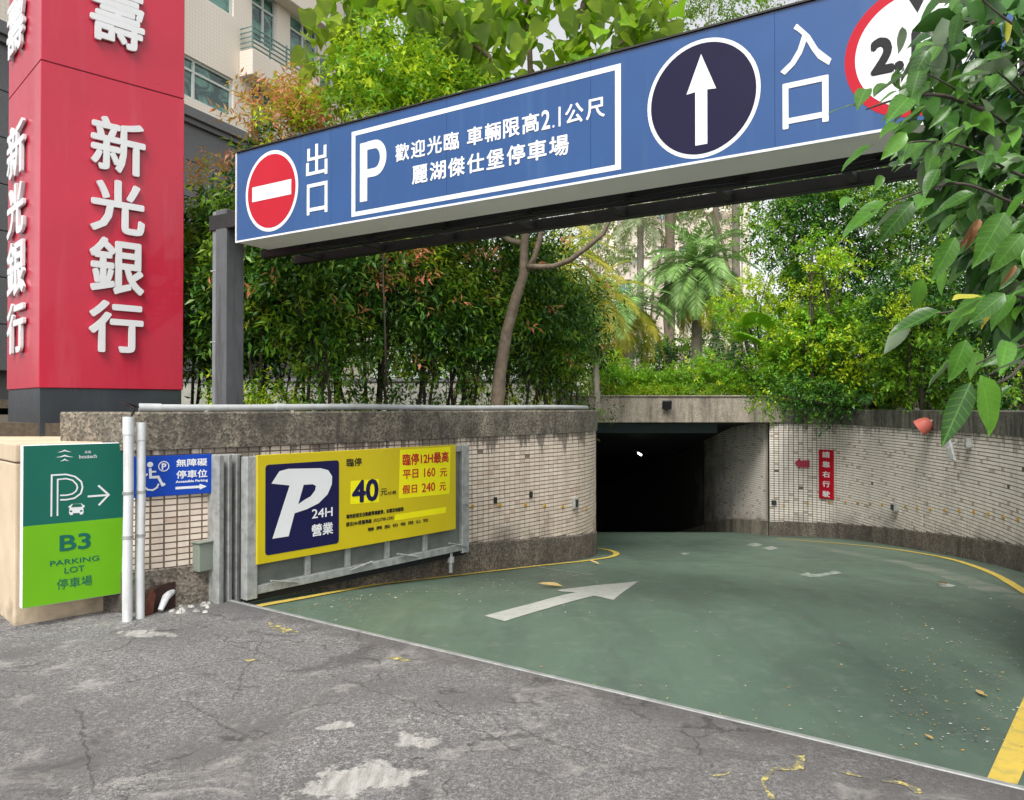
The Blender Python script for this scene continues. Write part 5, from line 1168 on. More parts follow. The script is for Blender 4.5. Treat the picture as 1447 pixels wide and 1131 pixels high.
def palm(name, label, base, top, nf, length, ll, mats, r=.09, elr=(-.35, .95), droop=1.6, group=None, nl=34, yellow=0, seed=1, cat='palm tree', lw=.03, bark='trunk_pale'):
    g = np.random.default_rng(seed); base = Vector(base); top = Vector(top); t_ = thing(name, label, cat, base, group)
    mb = MB(); n = 16; pts = [base.lerp(top, i / n) for i in range(n + 1)]; mb.tube(pts, [r * (1.15 if i % 2 else .95) * (1.25 - .35 * i / n) for i in range(n + 1)], 9); mb.build('trunk', M[bark], t_, smooth=True)
    tm = kite(lw / .3, .01, -.22)
    for k in range(nf):
        az = k * 2.399 + g.random() * .5; f_ = k / nf; el = elr[1] + (elr[0] - elr[1]) * f_ + g.normal() * .08
        d = (math.cos(az) * math.cos(el), math.sin(az) * math.cos(el), math.sin(el))
        fp, P_, D_, U_, S_ = frond(None, top + Vector((0, 0, .05)), d, length * g.uniform(.85, 1.1), droop * g.uniform(.8, 1.2), nl, lw, ll, None, g)
        V, Fc = leaves(tm, P_, D_, U_, S_)
        rb = MB(); rb.tube(fp, [.016 * (1 - .8 * i / 14) for i in range(15)], 5); nV = len(V)
        rv = np.array(rb.v); rf = []
        for f in rb.f:
            for j in range(1, len(f) - 1): rf.append((f[0] + nV, f[j] + nV, f[j + 1] + nV))
        mat = M['lf_palmy'] if (f_ > 1 - yellow) else M[mats]
        npmesh('frond', np.vstack([V, rv]), np.vstack([Fc, np.array(rf)]), [mat], t_)
    return t_
def gb_(x, D, z=1.79): p = P(x, 500, D); return Vector((p.x, p.y, z))
palm('feather_palm', 'large grey green feather palm with drooping fronds in the middle distance', gb_(985, 20.5), P(985, 385, 20.5), 56, 1.75, .5, 'lf_palm', .13, (-.95, 1.4), 1.7, yellow=.14, seed=3, nl=56, lw=.022)
palm('feather_palm', 'yellowing low feather palm left of the large one', gb_(890, 19.5), P(885, 440, 19.5), 34, 1.6, .42, 'lf_palm', .12, (-.8, 1.3), 1.8, yellow=.4, seed=4, nl=46, lw=.022)
palm('golden_palm', 'palm with golden yellow fronds behind the leaning trunk', gb_(795, 14.5, 1.46), P(778, 372, 14.5), 20, 1.6, .36, 'lf_palmy', .05, (-.2, 1.1), 1.6, yellow=.3, seed=5, nl=34)
palm('golden_palm', 'yellow green arching palm just right of the hedge end', gb_(845, 15.6, 1.46), P(838, 425, 15.6), 20, 1.35, .32, 'lf_palmy', .05, (-.3, 1.1), 1.7, yellow=.0, seed=6, nl=30)
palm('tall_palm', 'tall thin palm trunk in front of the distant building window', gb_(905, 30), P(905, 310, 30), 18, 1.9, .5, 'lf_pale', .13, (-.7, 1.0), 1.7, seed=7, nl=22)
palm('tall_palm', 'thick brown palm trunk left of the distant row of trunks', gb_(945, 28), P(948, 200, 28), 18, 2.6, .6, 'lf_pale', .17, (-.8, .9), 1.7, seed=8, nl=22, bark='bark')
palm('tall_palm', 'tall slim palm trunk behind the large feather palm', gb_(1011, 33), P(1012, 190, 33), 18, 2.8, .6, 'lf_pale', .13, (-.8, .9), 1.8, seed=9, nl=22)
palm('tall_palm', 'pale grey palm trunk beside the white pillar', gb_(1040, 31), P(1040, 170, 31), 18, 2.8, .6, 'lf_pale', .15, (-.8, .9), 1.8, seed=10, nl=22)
def fanpalm(label, base, top, leavespx, r_, seed, mat):
    g = np.random.default_rng(seed); t_ = thing('fan_palm', label, 'palm tree', base); mb = MB(); mb.tube([base, top], .07, 8); mb.build('trunk', M['bark'], t_, smooth=True)
    for (x, y, D, rr_) in leavespx:
        c = P(x, y, D); mb = MB(); mid = (top + c) / 2 + Vector((0, 0, .2)); mb.tube([top, mid, c], .012, 5)
        out = (c - top).normalized(); out = (out + Vector((0, -.6, 0))).normalized(); nrm = (Vector((0, -.55, .8)) + out * .2).normalized(); sd = out.cross(nrm).normalized(); up = nrm; n = 26
        for k in range(n):
            a = -2.3 + 4.6 * k / (n - 1); d1 = out * math.cos(a) + sd * math.sin(a); wv_ = .05 * rr_ / .5
            e1 = c + d1 * rr_ * g.uniform(.9, 1.05) + Vector((0, 0, -.18 * rr_)); m1 = c + d1 * rr_ * .6; q_ = (-out * math.sin(a) + sd * math.cos(a)) * wv_
            mb.add([c, m1 + q_, e1, m1 - q_, m1 + up * .02], [(0, 1, 4), (1, 2, 4), (2, 3, 4), (3, 0, 4)])
        mb.build('fan_leaf', M[mat], t_)
fanpalm('fan palm with pleated green leaves over the right tunnel corner', gb_(1075, 17.6), P(1078, 500, 17.6), [(1072, 455, 17.0, .55), (1100, 440, 17.3, .5), (1060, 480, 17.2, .5), (1118, 470, 17.2, .55), (1145, 400, 17.5, .6), (1120, 390, 17.8, .5), (1095, 500, 17.1, .45)], .5, 3, 'lf_bright')

# ================================================================== SHRUBS OVER THE TUNNEL
bsh = [(862, 17.7, 505, .55, 'light green bush above the left end of the lintel', 'lf_bright'), (905, 18.2, 528, .35, 'low clipped bush left of the floodlight above the lintel', 'lf_mid'), (950, 17.9, 525, .4, 'low bush straight above the lintel floodlight', 'lf_mid'), (1000, 17.9, 500, .62, 'tallest bright green bush above the lintel', 'lf_bright'), (1045, 17.8, 525, .42, 'dull green bush above the right half of the lintel', 'lf_mid'), (1082, 17.6, 530, .4, 'dark low bush above the tunnel corner', 'lf_dark')]
for x, D, yt, w, lab, mt in bsh:
    tp = P(x, yt, D); h_ = tp.z - 1.79; b = Vector((tp.x, tp.y, 1.79))
    shrub('bush', lab, b, [(tp.x + dx * w, tp.y + dy, 1.79 + h_ * fz, w * .62, w * .6, h_ * .3) for dx, dy, fz in ((-.5, .1, .5), (.5, 0, .5), (0, -.1, .72), (0, .3, .55), (-.3, -.2, .35), (.4, -.2, .35))], 4200, .085, [mt, 'lf_yg' if mt == 'lf_bright' else mt, 'lf_mid'], [.6, .2, .2], stems=6, r=.012, group='bushes above the lintel', tmpl=kite(.45), spread=.35)
blobs = [(.2 + i * .33, 17.2 + .1 * math.sin(i * 2), 1.85, .25, .12, .06) for i in range(18)]
tag(crown('grass', None, blobs, 3600, .09, ['lf_yg', 'lf_mid'], [.6, .4], tmpl=kite(.12), upb=2, shell=.6), kind='stuff')
# big dark conifer-like mass in the middle back
def tree(name, label, x, D, ybase_z, blobs, n, ls, mats, wts, r=.1, group=None, stems=1, bark='bark', **kw):
    b = P(x, 500, D); b.z = ybase_z
    return shrub(name, label, b, blobs, n, ls, mats, wts, stems=stems, r=r, group=group, cat='tree', bark=bark, **kw)
# right thicket
rt = [
 ('broad dark green tree with crown filling the space under the right half of the sign', 1190, 17.3, [(1150, 300, .9, .8), (1210, 290, 1.0, .9), (1260, 330, .9, 1.0), (1120, 340, .7, .7), (1230, 400, .9, .9), (1170, 390, .8, .8), (1300, 300, .8, 1), (1210, 480, .9, .8), (1140, 500, .8, .7), (1270, 500, .8, .7)], ['lf_dark', 'lf_mid', 'lf_dark'], [.4, .35, .25], 26000, .11),
 ('yellow green shrub clump left in the right thicket', 1085, 17.8, [(1045, 440, .6, .4), (1075, 415, .6, .45), (1110, 450, .6, .45), (1055, 470, .5, .4), (1130, 500, .5, .4)], ['lf_yg', 'lf_bright'], [.75, .25], 6500, .09),
 ('light green shrub drooping over the coping behind the red signs', 1160, 16.2, [(1140, 480, .6, .5), (1180, 460, .55, .5), (1150, 530, .6, .45), (1190, 545, .5, .35), (1110, 520, .5, .5)], ['lf_mid', 'lf_bright', 'lf_yg'], [.3, .4, .3], 18000, .1),
 ('yellow leaved clump in the middle of the thicket', 1165, 15.9, [(1160, 350, .42, .34), (1165, 385, .36, .3), (1190, 375, .3, .26), (1130, 430, .35, .3)], ['lf_yg', 'lf_bright'], [.6, .4], 1900, .085),
 ('green shrub with hanging twigs right of the red signs', 1230, 15.2, [(1220, 500, .6, .5), (1250, 460, .6, .6), (1235, 550, .5, .3), (1270, 520, .5, .5)], ['lf_mid', 'lf_dark', 'lf_yg'], [.5, .22, .28], 14000, .1),
 ('small bright shrub hanging over the coping between signs and lamp', 1195, 16.2, [(1195, 555, .42, .22), (1215, 560, .3, .18)], ['lf_yg', 'lf_bright'], [.6, .4], 2200, .07),
 ('dark shrub behind the red alarm lamp', 1320, 13.2, [(1300, 520, .7, .7), (1340, 480, .7, .8), (1290, 440, .7, .7), (1360, 560, .5, .35)], ['lf_dark', 'lf_mid'], [.6, .4], 14000, .1),
 ('yellow flowering twig cluster left of the foreground leaves', 1285, 12.6, [(1282, 430, .2, .16), (1300, 395, .2, .22), (1270, 445, .16, .1)], ['lf_yg'], [1], 1200, .06),
 ('dark thicket shrub at the right edge of the picture', 1410, 10.8, [(1400, 500, .8, .8), (1440, 430, .8, .9), (1420, 350, .9, .9), (1380, 400, .7, .8), (1470, 540, .7, .5)], ['lf_dark', 'lf_mid'], [.7, .3], 13000, .085)]
rt.append(('dark ground hugging shrub row spilling onto the right coping', 1250, 15.3, [(1100 + 32 * i, 560 + (i % 3) * 3, .45, .28) for i in range(11)], ['lf_dark', 'lf_mid', 'lf_yg'], [.6, .28, .12], 9000, .09))
for lab, x, D, bl_, mats, wts, n, ls in rt:
    tree('thicket_shrub', lab, x, D, 1.46 if D < 16.7 else 1.79, [mk(bx, by, D + random.uniform(-.3, .5), w, w, h) for bx, by, w, h in bl_], n, ls, mats, wts, r=.035, stems=2, bark='darkbark', tmpl=kite(.5), spread=.3, group='shrubs and trees behind the right wall')
palm('feather_palm', 'dark feather palm half hidden in the right thicket', gb_(1150, 17.2), P(1150, 420, 17.2), 14, .9, .3, 'lf_dark', .06, (-.4, 1.0), 1.5, seed=14, nl=30)
palm('feather_palm', 'low dark palm tuft on the coping right of the red signs', Vector((6.9, 15.0, 1.46)), Vector((6.95, 15.1, 1.85)), 12, .6, .24, 'lf_dark', .04, (-.3, 1.0), 1.5, seed=15, nl=24)
# back trees
for i, (lab, x, D, bl_, mats, wts, n, ls) in enumerate([
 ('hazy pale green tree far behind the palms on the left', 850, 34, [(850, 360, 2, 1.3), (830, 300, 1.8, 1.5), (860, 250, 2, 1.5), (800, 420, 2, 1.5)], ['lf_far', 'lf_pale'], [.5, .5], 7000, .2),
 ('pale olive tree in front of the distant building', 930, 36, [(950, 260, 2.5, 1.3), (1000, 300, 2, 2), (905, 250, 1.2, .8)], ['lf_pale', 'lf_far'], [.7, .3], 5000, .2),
 ('dark green tree low behind the large feather palm', 1040, 24, [(1030, 490, 1.3, .9), (1065, 520, 1, .7), (960, 510, 1.0, .6), (915, 505, 1.2, .6), (870, 480, 1.3, .8)], ['lf_dark', 'lf_mid'], [.8, .2], 12000, .11),
 ('tall green tree behind the right half of the blue sign', 1075, 25, [(960, 20, 1.6, .8), (1040, -10, 1.6, .9), (900, 0, 1.3, .8), (1100, -60, 1.8, 1), (1000, -90, 1.8, 1.2), (1180, -80, 1.6, 1), (930, -90, 1.4, 1)], ['lf_mid', 'lf_bright', 'lf_far'], [.4, .3, .3], 14000, .13),
 ('leafy green tree under the middle of the sign right side', 1130, 21, [(1110, 260, 1.1, .8), (1080, 330, .8, 1.0), (1160, 240, 1.2, 1), (1230, 250, 1.2, 1)], ['lf_mid', 'lf_bright', 'lf_dark'], [.5, .2, .3], 12000, .12),
 ('tall thin crowned tree behind the tunnel thicket', 1300, 24, [(1300, 330, 2, 1.6), (1350, 420, 2, 1.6), (1240, 420, 1.6, 1.5), (1420, 300, 2, 2), (1400, 520, 2, 1.5)], ['lf_dark', 'lf_mid'], [.6, .4], 14000, .14),
 ('dark tree behind the hedge left of centre', 480, 17, [(470, 470, 1.6, 1.0), (560, 480, 1.6, .7), (380, 440, 1.5, 1.2), (330, 380, 1.3, 1.2), (640, 470, 1.6, 1.0), (720, 460, 1.6, 1.3), (600, 380, 1.6, 1.2), (500, 370, 1.6, 1.2)], ['lf_mid', 'lf_olive', 'lf_dark'], [.4, .25, .35], 16000, .13),
 ('green shrub behind the right end of the hedge', 800, 16, [(770, 480, 1, 1.0), (800, 510, .7, .6), (750, 410, 1.0, 1.0), (790, 450, .6, .6)], ['lf_dark', 'lf_mid'], [.7, .3], 12000, .1)]):
    tree('background_tree', lab, x, D, 1.79, [mk(bx, by, D + random.uniform(-.6, .8), w, w, h) for bx, by, w, h in bl_], n, ls, mats, wts, r=.07, stems=1, tmpl=kite(.5), spread=.8)
# far wood as one mass
blobs = []
for i in range(34):
    x = -38 + i * 2.4; blobs.append((x, 52 + random.uniform(-4, 4), 3.2 + random.uniform(-.5, 1.0), 2.4, 2.4, 2.2 + 1.2 * random.random()))
    if not (2 < x < 16): blobs.append((x, 55, 7 + random.uniform(-1, 2), 2.6, 2.6, 2.6))
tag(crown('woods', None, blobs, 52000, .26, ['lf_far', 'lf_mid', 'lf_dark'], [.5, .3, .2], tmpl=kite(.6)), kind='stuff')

# ================================================================== BUILDINGS
bp = P(262, 140, 23); FB = Frame((bp.x, bp.y, 0), (.402, .916))
bd = thing('apartment_building', 'cream tiled apartment block with green windows and a grey granite base at upper left', 'building', (bp.x, bp.y, 0))
bpx = lambda x, y, n=0: FB.px(x, y, n)
ue = bpx(452, 150)[0]; vg = bpx(262, 143)[1]; print('bld', ue, vg, bpx(262, 0), bpx(331, 100), bpx(452, 150))
def holewall(F, u0, u1, v0, v1, holes, n0, n1):
    """rectangular wall with rectangular holes, cut into a grid of boxes"""
    us = sorted(set([u0, u1] + [h[0] for h in holes] + [h[1] for h in holes])); vs = sorted(set([v0, v1] + [h[2] for h in holes] + [h[3] for h in holes])); mb = MB()
    us = [u for u in us if u0 <= u <= u1]; vs = [v for v in vs if v0 <= v <= v1]
    for j in range(len(vs) - 1):
        run = None
        for i in range(len(us) - 1):
            cu, cv = (us[i] + us[i + 1]) / 2, (vs[j] + vs[j + 1]) / 2
            solid_ = not any(h[0] < cu < h[1] and h[2] < cv < h[3] for h in holes)
            if solid_ and run is None: run = us[i]
            if (not solid_) and run is not None: mb.fbox(F, run, us[i], vs[j], vs[j + 1], n0, n1); run = None
        if run is not None: mb.fbox(F, run, us[-1], vs[j], vs[j + 1], n0, n1)
    return mb
FH_ = 3.3
def win(u0, u1, v0, v1, n=-.12, cols=2, trans=.3):
    w = MB(); fr = .07; F = FB
    w.fbox(F, u0, u1, v0, v0 + fr, n - .06, n + .05); w.fbox(F, u0, u1, v1 - fr, v1, n - .06, n + .05); w.fbox(F, u0, u0 + fr, v0 + fr, v1 - fr, n - .06, n + .05); w.fbox(F, u1 - fr, u1, v0 + fr, v1 - fr, n - .06, n + .05)
    vt_ = v1 - (v1 - v0) * trans; w.fbox(F, u0 + fr, u1 - fr, vt_ - fr / 2, vt_ + fr / 2, n - .05, n + .04)
    o = w.build('window', M['wframe'], bd)
    for c in range(1, cols):
        x = u0 + (u1 - u0) * c / cols; k = MB(); k.fbox(F, x - .04, x + .04, v0 + fr, v1 - fr, n - .045, n + .045); k.build('mullion', M['wframe'], o)
    for c in range(cols):
        a = u0 + fr + (u1 - u0 - 2 * fr) * c / cols; b_ = u0 + fr + (u1 - u0 - 2 * fr) * (c + 1) / cols
        for lo, hi in ((v0 + fr, vt_), (vt_, v1 - fr)):
            k = MB(); k.fbox(F, a, b_, lo, hi, n - .03, n - .015); k.build('pane', M['glass'], o)
A0 = bpx(262, 140)[0] - 1.2; A1 = bpx(330, 100)[0]; sA0 = bpx(331, 168)[1]; sA1 = bpx(331, 113)[1]
print('winA', A0, A1, sA0, sA1)
C0, C1 = bpx(356, 60)[0], bpx(391, 60)[0]; D0, D1 = bpx(410, 70)[0], bpx(449, 90)[0]
holes = []; wins = []
for k in range(-0, 4):
    z0 = sA0 + k * FH_; z1 = sA1 + k * FH_
    wins.append((A0, A1, z0, z1)); wins.append((C0, C1, z0 - .35 + (.0), z1 + .25)); wins.append((D0, D1, z0 - .2, z1 + .2))
VT = vg + 4.5 * FH_
hw_ = holewall(FB, -9, ue, sA0 - .35, VT, wins, -.35, 0); hw_.build('wall', M['fac'], bd)
mb = MB(); mb.fbox(FB, -9, ue, -1, VT - .1, -8, -.36); mb.build('core', M['granite'], bd)
gz = sA0 - .35
mb = MB(); mb.fbox(FB, -9, bpx(345, 180)[0], gz - .001 - .3, gz - .001, -.3, .22); mb.fbox(FB, -9, bpx(345, 180)[0], gz - .46, gz - .302, -.3, .12); mb.build('cornice', M['granite'], bd, bevel=.01)
for k in range(7):
    mb = MB(); z1 = gz - .465 - k * 1.1; mb.fbox(FB, -9, ue, z1 - 1.08, z1, -.3, .0); mb.build('granite_course', M['granite'], bd, bevel=.01)
for w_ in wins: win(*w_)
# balconies
for k in range(0, 4):
    u0_, u1_ = bpx(338, 90)[0], bpx(452, 130)[0] - .1; z0 = sA0 + k * FH_ - 1.25 + .9; 
    zb0 = bpx(338, 109)[1] + (k - 0) * FH_; zb1 = bpx(338, 62)[1] + (k - 0) * FH_
    if k == 0: print('balc', zb0, zb1, sA0)
    mb = MB(); mb.fbox(FB, u0_, u1_, zb0, zb1 - .25, .0005, .55); bo = mb.build('balcony', M['fac'], bd, bevel=.02)
    for j in range(5):
        z = zb1 - .25 + .1 + j * .16; mb = MB(); mb.tube([FB.at(u0_ + .04, z, .02), FB.at(u0_ + .04, z, .5), FB.at(u1_ - 1.6, z, .5)], .028, 6); mb.build('rail', M['rail'], bo)
    for j in range(4):
        u_ = u0_ + .04 + (u1_ - 1.6 - u0_) * j / 3; mb = MB(); mb.box(FB.at(u_, zb1 - .26, .48), FB.u * .04, FB.v * .85, FB.n * .04); mb.build('baluster', M['rail'], bo)
# recessed wing of the same block further right
FW = Frame(FB.at(ue + .0, 0, -1.4), (.402, .916))
wg = thing('apartment_building', 'pale recessed wing continuing behind the leafy tree at upper left', 'building', FB.at(ue, 0, -1.4))
mb = MB(); mb.fbox(FW, .01, 5.5, 0, VT - 1, -6, 0); mb.build('wall', M['fac'], wg)
for k in range(4):
    for u_ in (1.2, 3.4):
        z0 = sA0 + k * FH_; o_ = MB().fbox(FW, u_, u_ + 1.3, z0, z0 + 1.6, .001, .05).build('window', M['wframe'], wg); MB().fbox(FW, u_ + .08, u_ + 1.22, z0 + .08, z0 + 1.52, .0502, .055).build('pane', M['glass'], o_)
# distant building behind the palms
FD = Frame((-3, 58, 0), (1, -.05)); db = thing('apartment_building', 'distant pinkish apartment block seen between the palm trunks', 'building', (2, 58, 1.8))
dpx = lambda x, y: FD.px(x, y)
dw = []
for (x0_, x1_, y0_, y1_) in ((836, 850, 318, 352), (876, 893, 352, 372), (897, 906, 350, 372), (930, 942, 348, 366), (876, 893, 290, 312), (930, 942, 290, 310), (836, 850, 390, 410), (876, 893, 395, 415), (960, 975, 348, 366), (1005, 1020, 348, 366), (1005, 1020, 290, 310), (960, 975, 290, 310)):
    a = dpx(x0_, y1_); b_ = dpx(x1_, y0_); dw.append((a[0], b_[0], a[1], b_[1]))
u0d = dpx(818, 350)[0]; u1d = dpx(1060, 350)[0]
holewall(FD, u0d, u1d, 0, 22, dw, -.3, 0).build('wall', M['fac2'], db)
for w_ in dw:
    o_ = MB().fbox(FD, w_[0], w_[1], w_[2], w_[3], -.25, -.2).build('window', M['wframe'], db); cx_ = (w_[0] + w_[1]) / 2
    MB().fbox(FD, w_[0] + .06, cx_ - .03, w_[2] + .06, w_[3] - .06, -.1995, -.18).build('pane', M['glass'], o_); MB().fbox(FD, cx_ + .03, w_[1] - .06, w_[2] + .06, w_[3] - .06, -.1995, -.18).build('pane', M['glass'], o_)
for x_ in (826, 866, 915, 952, 990, 1040):
    u_ = dpx(x_, 350)[0]; MB().fbox(FD, u_ - .3, u_ + .3, 0, 22, .0005, .35).build('pilaster', M['fac'], db)
for v_ in (5, 8.3, 11.6, 14.9, 18.2):
    MB().fbox(FD, u0d, u1d, v_ + 1.2, v_ + 1.5, .3505, .5).build('ledge', M['fac'], db)
MB().fbox(FD, u0d - .2, u1d + .2, 22.001, 22.4, -1, .6).build('roof', M['granite'], db)
pc = P(1054, 400, 26); cp = thing('white_column', 'slim white concrete column among the palm trunks', 'column', (pc.x, pc.y, 1.79)); MB().box((pc.x - .1, pc.y, 1.79), (.22, 0, 0), (0, .22, 0), (0, 0, 9)).build('shaft', M['fac'], cp, bevel=.02); MB().box((pc.x - .16, pc.y - .06, 1.79), (.34, 0, 0), (0, .34, 0), (0, 0, .2)).build('plinth', M['granite'], cp)
M['tunnel_grey'] = pm('grey_garden_wall', (.3, .3, .26), .15, 3, .85, dirt=.6, dirtc=(.1, .12, .07), dsc=2)
# pale garden wall glimpsed below the hedge
gw = thing('garden_wall', 'low grey garden wall glimpsed between the hedge stems', 'wall', (-6, 15.5, 1.46))
for i in range(9):
    x = -9 + i * 1.1; MB().box((x, 15.4, 1.4), (1.08, 0, 0), (0, .15, 0), (0, 0, .72)).build('panel', M['tunnel_grey'], gw, bevel=.01)
MB().box((-9.05, 15.37, 2.121), (10, 0, 0), (0, .21, 0), (0, 0, .07)).build('coping', M['granite'], gw, bevel=.01)

# ================================================================== FOREGROUND BRANCH WITH BIG LEAVES
fgb = thing('foreground_branch', 'overhanging branch with big glossy leaves close to the camera at the right edge', 'tree branch', P(1560, 260, 2.9))
OV = ovate(.5, .1, -.22, 7); mef = []
for mname, sh in (('lf_fg', (.48, .10, -.22)), ('lf_fg', (.54, .06, -.4)), ('lf_fg', (.42, .14, -.1)), ('lf_fgy', (.4, .1, -.2)), ('lf_dry', (.3, .3, -.7))):
    v_, f_ = ovate(*sh, n=7); v_ = v_ + np.stack([0.0 * v_[:, 0], 0 * v_[:, 1], .025 * np.sin(v_[:, 1] * 9) * (np.abs(v_[:, 0]) > .02)], 1)
    me = bpy.data.meshes.new('leaf'); me.from_pydata([tuple(a) for a in v_], [], [tuple(int(i) for i in a) for a in f_]); me.materials.append(M[mname]); me.polygons.foreach_set('use_smooth', [True] * len(me.polygons)); mef.append(me)
fb_br = [
 [(1560, 260, 2.9), (1480, 215, 2.8), (1400, 160, 2.6), (1340, 120, 2.5), (1300, 100, 2.45)],
 [(1400, 160, 2.6), (1330, 135, 2.5), (1270, 140, 2.45), (1215, 158, 2.4)],
 [(1520, 90, 2.7), (1440, 40, 2.6), (1400, 10, 2.6), (1360, -30, 2.6)],
 [(1560, 260, 2.9), (1450, 250, 2.6), (1370, 210, 2.4), (1300, 200, 2.3), (1250, 215, 2.25)],
 [(1540, 320, 2.7), (1440, 290, 2.4), (1360, 260, 2.25), (1290, 275, 2.2), (1230, 300, 2.2)],
 [(1540, 320, 2.7), (1470, 350, 2.3), (1400, 330, 2.2), (1345, 350, 2.15), (1320, 400, 2.15)],
 [(1560, 400, 2.6), (1480, 420, 2.2), (1420, 420, 2.05), (1350, 440, 2.0), (1290, 445, 2.0)],
 [(1560, 440, 2.6), (1470, 480, 2.1), (1410, 500, 1.95), (1370, 520, 1.9)],
 [(1480, 470, 2.1), (1430, 530, 1.9), (1395, 545, 1.85)],
 [(1540, 180, 2.8), (1470, 150, 2.7), (1420, 110, 2.6), (1385, 80, 2.55)],
 [(1560, 330, 2.9), (1500, 380, 2.8), (1440, 400, 2.75), (1400, 440, 2.75)]]
lf = []
for br in fb_br:
    L = catmull([P(*q_) for q_ in br], .02); n = len(L); mb = MB(); mb.tube(L[::2], [max(.0022, .009 - .007 * i / len(L[::2])) for i in range(len(L[::2]))], 6); mb.build('twig', M['darkbark'], fgb, smooth=True)
    for i in range(int(n * .12), n): lf.append((L[i], (L[min(i + 1, n - 1)] - L[max(i - 1, 0)]).normalized(), i / n))
gg = random.Random(4)
cands = [gg.choice(lf) for _ in range(180)]
def fleaf(p, d, s, up=None, mi=None):
    place_leaf(mef[mi if mi is not None else gg.choices(range(5), [46, 27, 26, 1, 0])[0]], fgb, p, d, up or (gg.gauss(0, .5), gg.gauss(-.3, .5), 1), s)
for (p, tg, f_) in cands:
    sd_ = tg.cross(Vector((0, 0, 1))).normalized() * gg.choice((-1, 1))
    d = (tg * gg.uniform(.2, .9) + sd_ * gg.uniform(.2, .8) + Vector((-.25, -.1, gg.uniform(-.9, .05)))).normalized()
    fleaf(p + Vector((gg.gauss(0, .03), gg.gauss(0, .06), gg.gauss(0, .03))), d, gg.choice((.075, .1, .12, .14)) * gg.uniform(.85, 1.15))
# dense inner mass to the right
for _ in range(150):
    x, y = gg.uniform(1225, 1450), gg.uniform(-5, 420)
    if x < 1232 + abs(y - 110) * .5: continue
    p = P(x, y, gg.uniform(2.5, 3.1)); fleaf(p, (gg.uniform(-1, .3), gg.uniform(-.6, .4), gg.uniform(-1, -.1)), gg.uniform(.08, .14))
g = np.random.default_rng(31); n = 900; q_ = np.array([tuple(P(g.uniform(1270, 1520), g.uniform(-30, 470), g.uniform(2.75, 3.35))) for _ in range(n)])
sx2 = CX + q_[:, 0] / q_[:, 1] * F_PX; sy2 = CY - (q_[:, 2] - EYE) / q_[:, 1] * F_PX; q_ = q_[sx2 > 1290 + np.abs(sy2 - 150) * .36]
n = len(q_); dd_ = np.stack([g.uniform(-1, .4, n), g.uniform(-.6, .4, n), g.uniform(-1, -.1, n)], 1); uu_ = np.stack([g.normal(size=n) * .5, g.normal(size=n) * .5 - .3, np.ones(n)], 1)
V, Fc = leaves(ovate(.5, .1, -.22, 5), q_, dd_, uu_, g.uniform(.11, .18, n)); o = npmesh('leaf', V, Fc, [leafmat('shaded_foreground_leaf', [(.02, .06, .014), (.04, .12, .02), (.06, .16, .025)], .2, .3)], fgb, smooth=True); o['kind'] = 'stuff'  # inner leaves use a darker copy of the leaf colours, shade painted in
# a few hand placed large leaves
def fl2(a, b_, D, mi=0, up=(0, -1, .5), D2=None):
    A_, B_ = P(*a, D), P(*b_, D2 or D); fleaf(A_, (B_ - A_), (B_ - A_).length, up, mi)
fl2((1385, 530), (1412, 618), 1.75, 0, (.1, -1, .2)); fl2((1372, 540), (1330, 632), 1.75, 2, (-.5, -1, .3)); fl2((1365, 480), (1345, 540), 1.9, 0); fl2((1330, 440), (1255, 470), 1.95, 2, (0, -.5, 1)); fl2((1420, 415), (1375, 450), 1.9, 1)
fl2((1445, 330), (1405, 380), 1.9, 1); fl2((1345, 425), (1390, 412), 1.95, 3, (0, -.6, 1)); fl2((1420, 300), (1380, 375), 1.95, 0); fl2((1255, 285), (1185, 325), 2.2, 0, (0, -.5, 1)); fl2((1290, 285), (1245, 335), 2.15, 1); fl2((1235, 205), (1185, 232), 2.25, 0, (0, -.3, 1)); fl2((1215, 150), (1172, 145), 2.35, 1, (0, -.3, 1)); fl2((1350, 335), (1320, 395), 2.1, 0)
for a, b_ in (((1385, 310), (1362, 345)), ((1400, 305), (1385, 350)), ((1375, 320), (1372, 352)), ((1435, 375), (1420, 400))): fl2(a, b_, 2.05, 4)

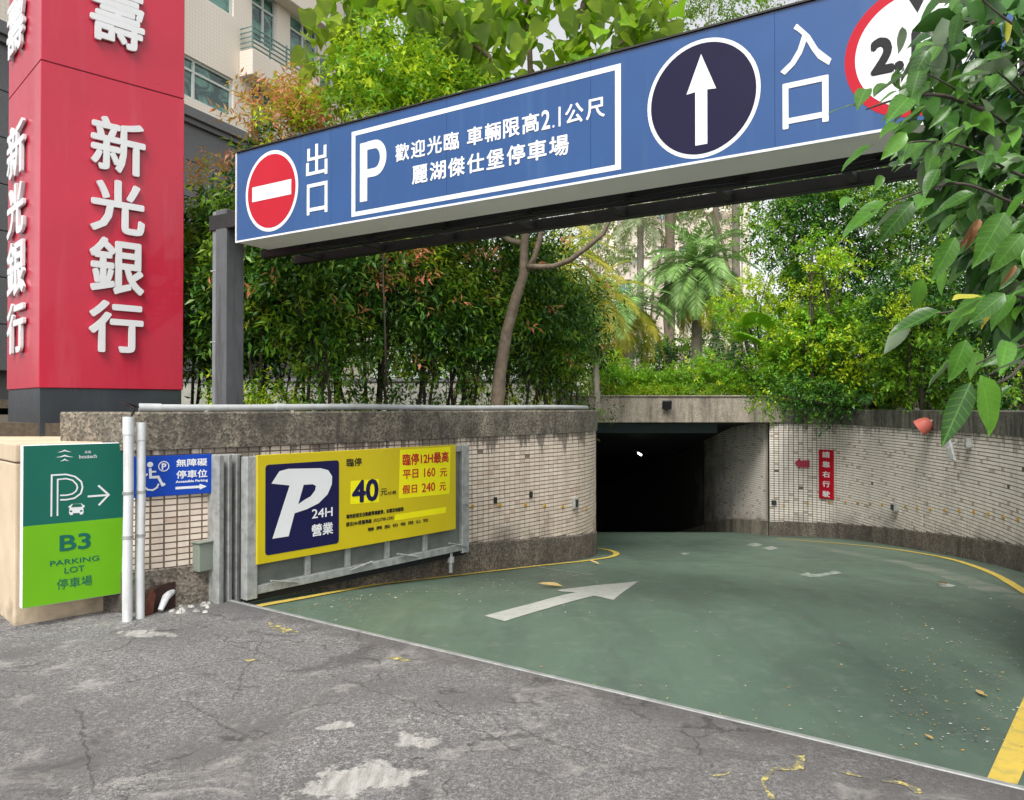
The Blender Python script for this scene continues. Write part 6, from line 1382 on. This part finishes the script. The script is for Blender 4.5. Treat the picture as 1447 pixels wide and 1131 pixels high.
# ================================================================== FALLEN LEAVES
kv, kf = ovate(.5, .12, .15, 5)
mfl = bpy.data.meshes.new('fallen_leaf'); mfl.from_pydata([tuple(a) for a in kv], [], [tuple(int(i) for i in a) for a in kf]); mfl.materials.append(M['lf_fall'])
for x, y, s, lab in ((847, 798, .16, 'curled orange leaf lying on the ramp right of the yellow line bend'), (823, 785, .15, 'orange leaf lying between the wall foot and the yellow line'), (798, 787, .14, 'brown leaf at the wall foot inside the yellow line'), (795, 829, .24, 'long yellow leaf lying on the white arrow'), (1338, 826, .16, 'pale yellow leaf on the right side of the ramp'), (1447 - 50, 985, .05, 'small yellow leaf on the ramp near the lower right'), (1319, 1046, .05, 'small brown leaf near the lower right ramp corner'), (1390, 983, .07, 'pale leaf on the ramp at lower right')):
    p = G(x, y); o = bpy.data.objects.new('fallen_leaf', mfl); COL.objects.link(o); o.location = (p.x, p.y, rz(p.y) + .004); o.rotation_euler = (random.uniform(-.1, .2), random.uniform(-.2, .2), random.uniform(1.2, 2.2) if s > .2 else random.uniform(0, 6)); o.scale = (s, s, s); tag(o, lab, 'leaf', 'fallen leaves on the ramp')
g = np.random.default_rng(8); Pn = []
for _ in range(900):
    m_ = g.random()
    if m_ < .4: x, y = g.uniform(400, 860), 0; y = np.interp(x, [360, 540, 700, 870], [868, 836, 818, 800]) + g.exponential(9)
    elif m_ < .75: x, y = g.uniform(1250, 1447), g.uniform(840, 1060)
    else: x, y = g.uniform(760, 1440), g.uniform(775, 1060)
    if (y - 850) / 267 * 1122 + 325 > x and y > 850 and x < 325 + (y - 850) * 4.2: continue
    p = G(x, y); Pn.append((p.x, p.y, rz(p.y) - .002))
Pn = np.array(Pn); a = g.random(len(Pn)) * 6.28; V, Fc = leaves(kite(.5, .1, .1), Pn, np.stack([np.cos(a), np.sin(a), 0 * a], 1), np.array([[0, 0, 1.0]] * len(a)) + g.normal(size=(len(a), 3)) * .2, g.uniform(.006, .024, len(a)))
tag(npmesh('leaf_litter', V, Fc, [M['lf_fall'], M['pold']], mi=np.repeat((g.random(len(a)) < .5).astype(int), 4)), kind='stuff')
print('tris', sum(len(o.data.polygons) for o in bpy.data.objects if o.type == 'MESH'), 'objs', len(bpy.data.objects))
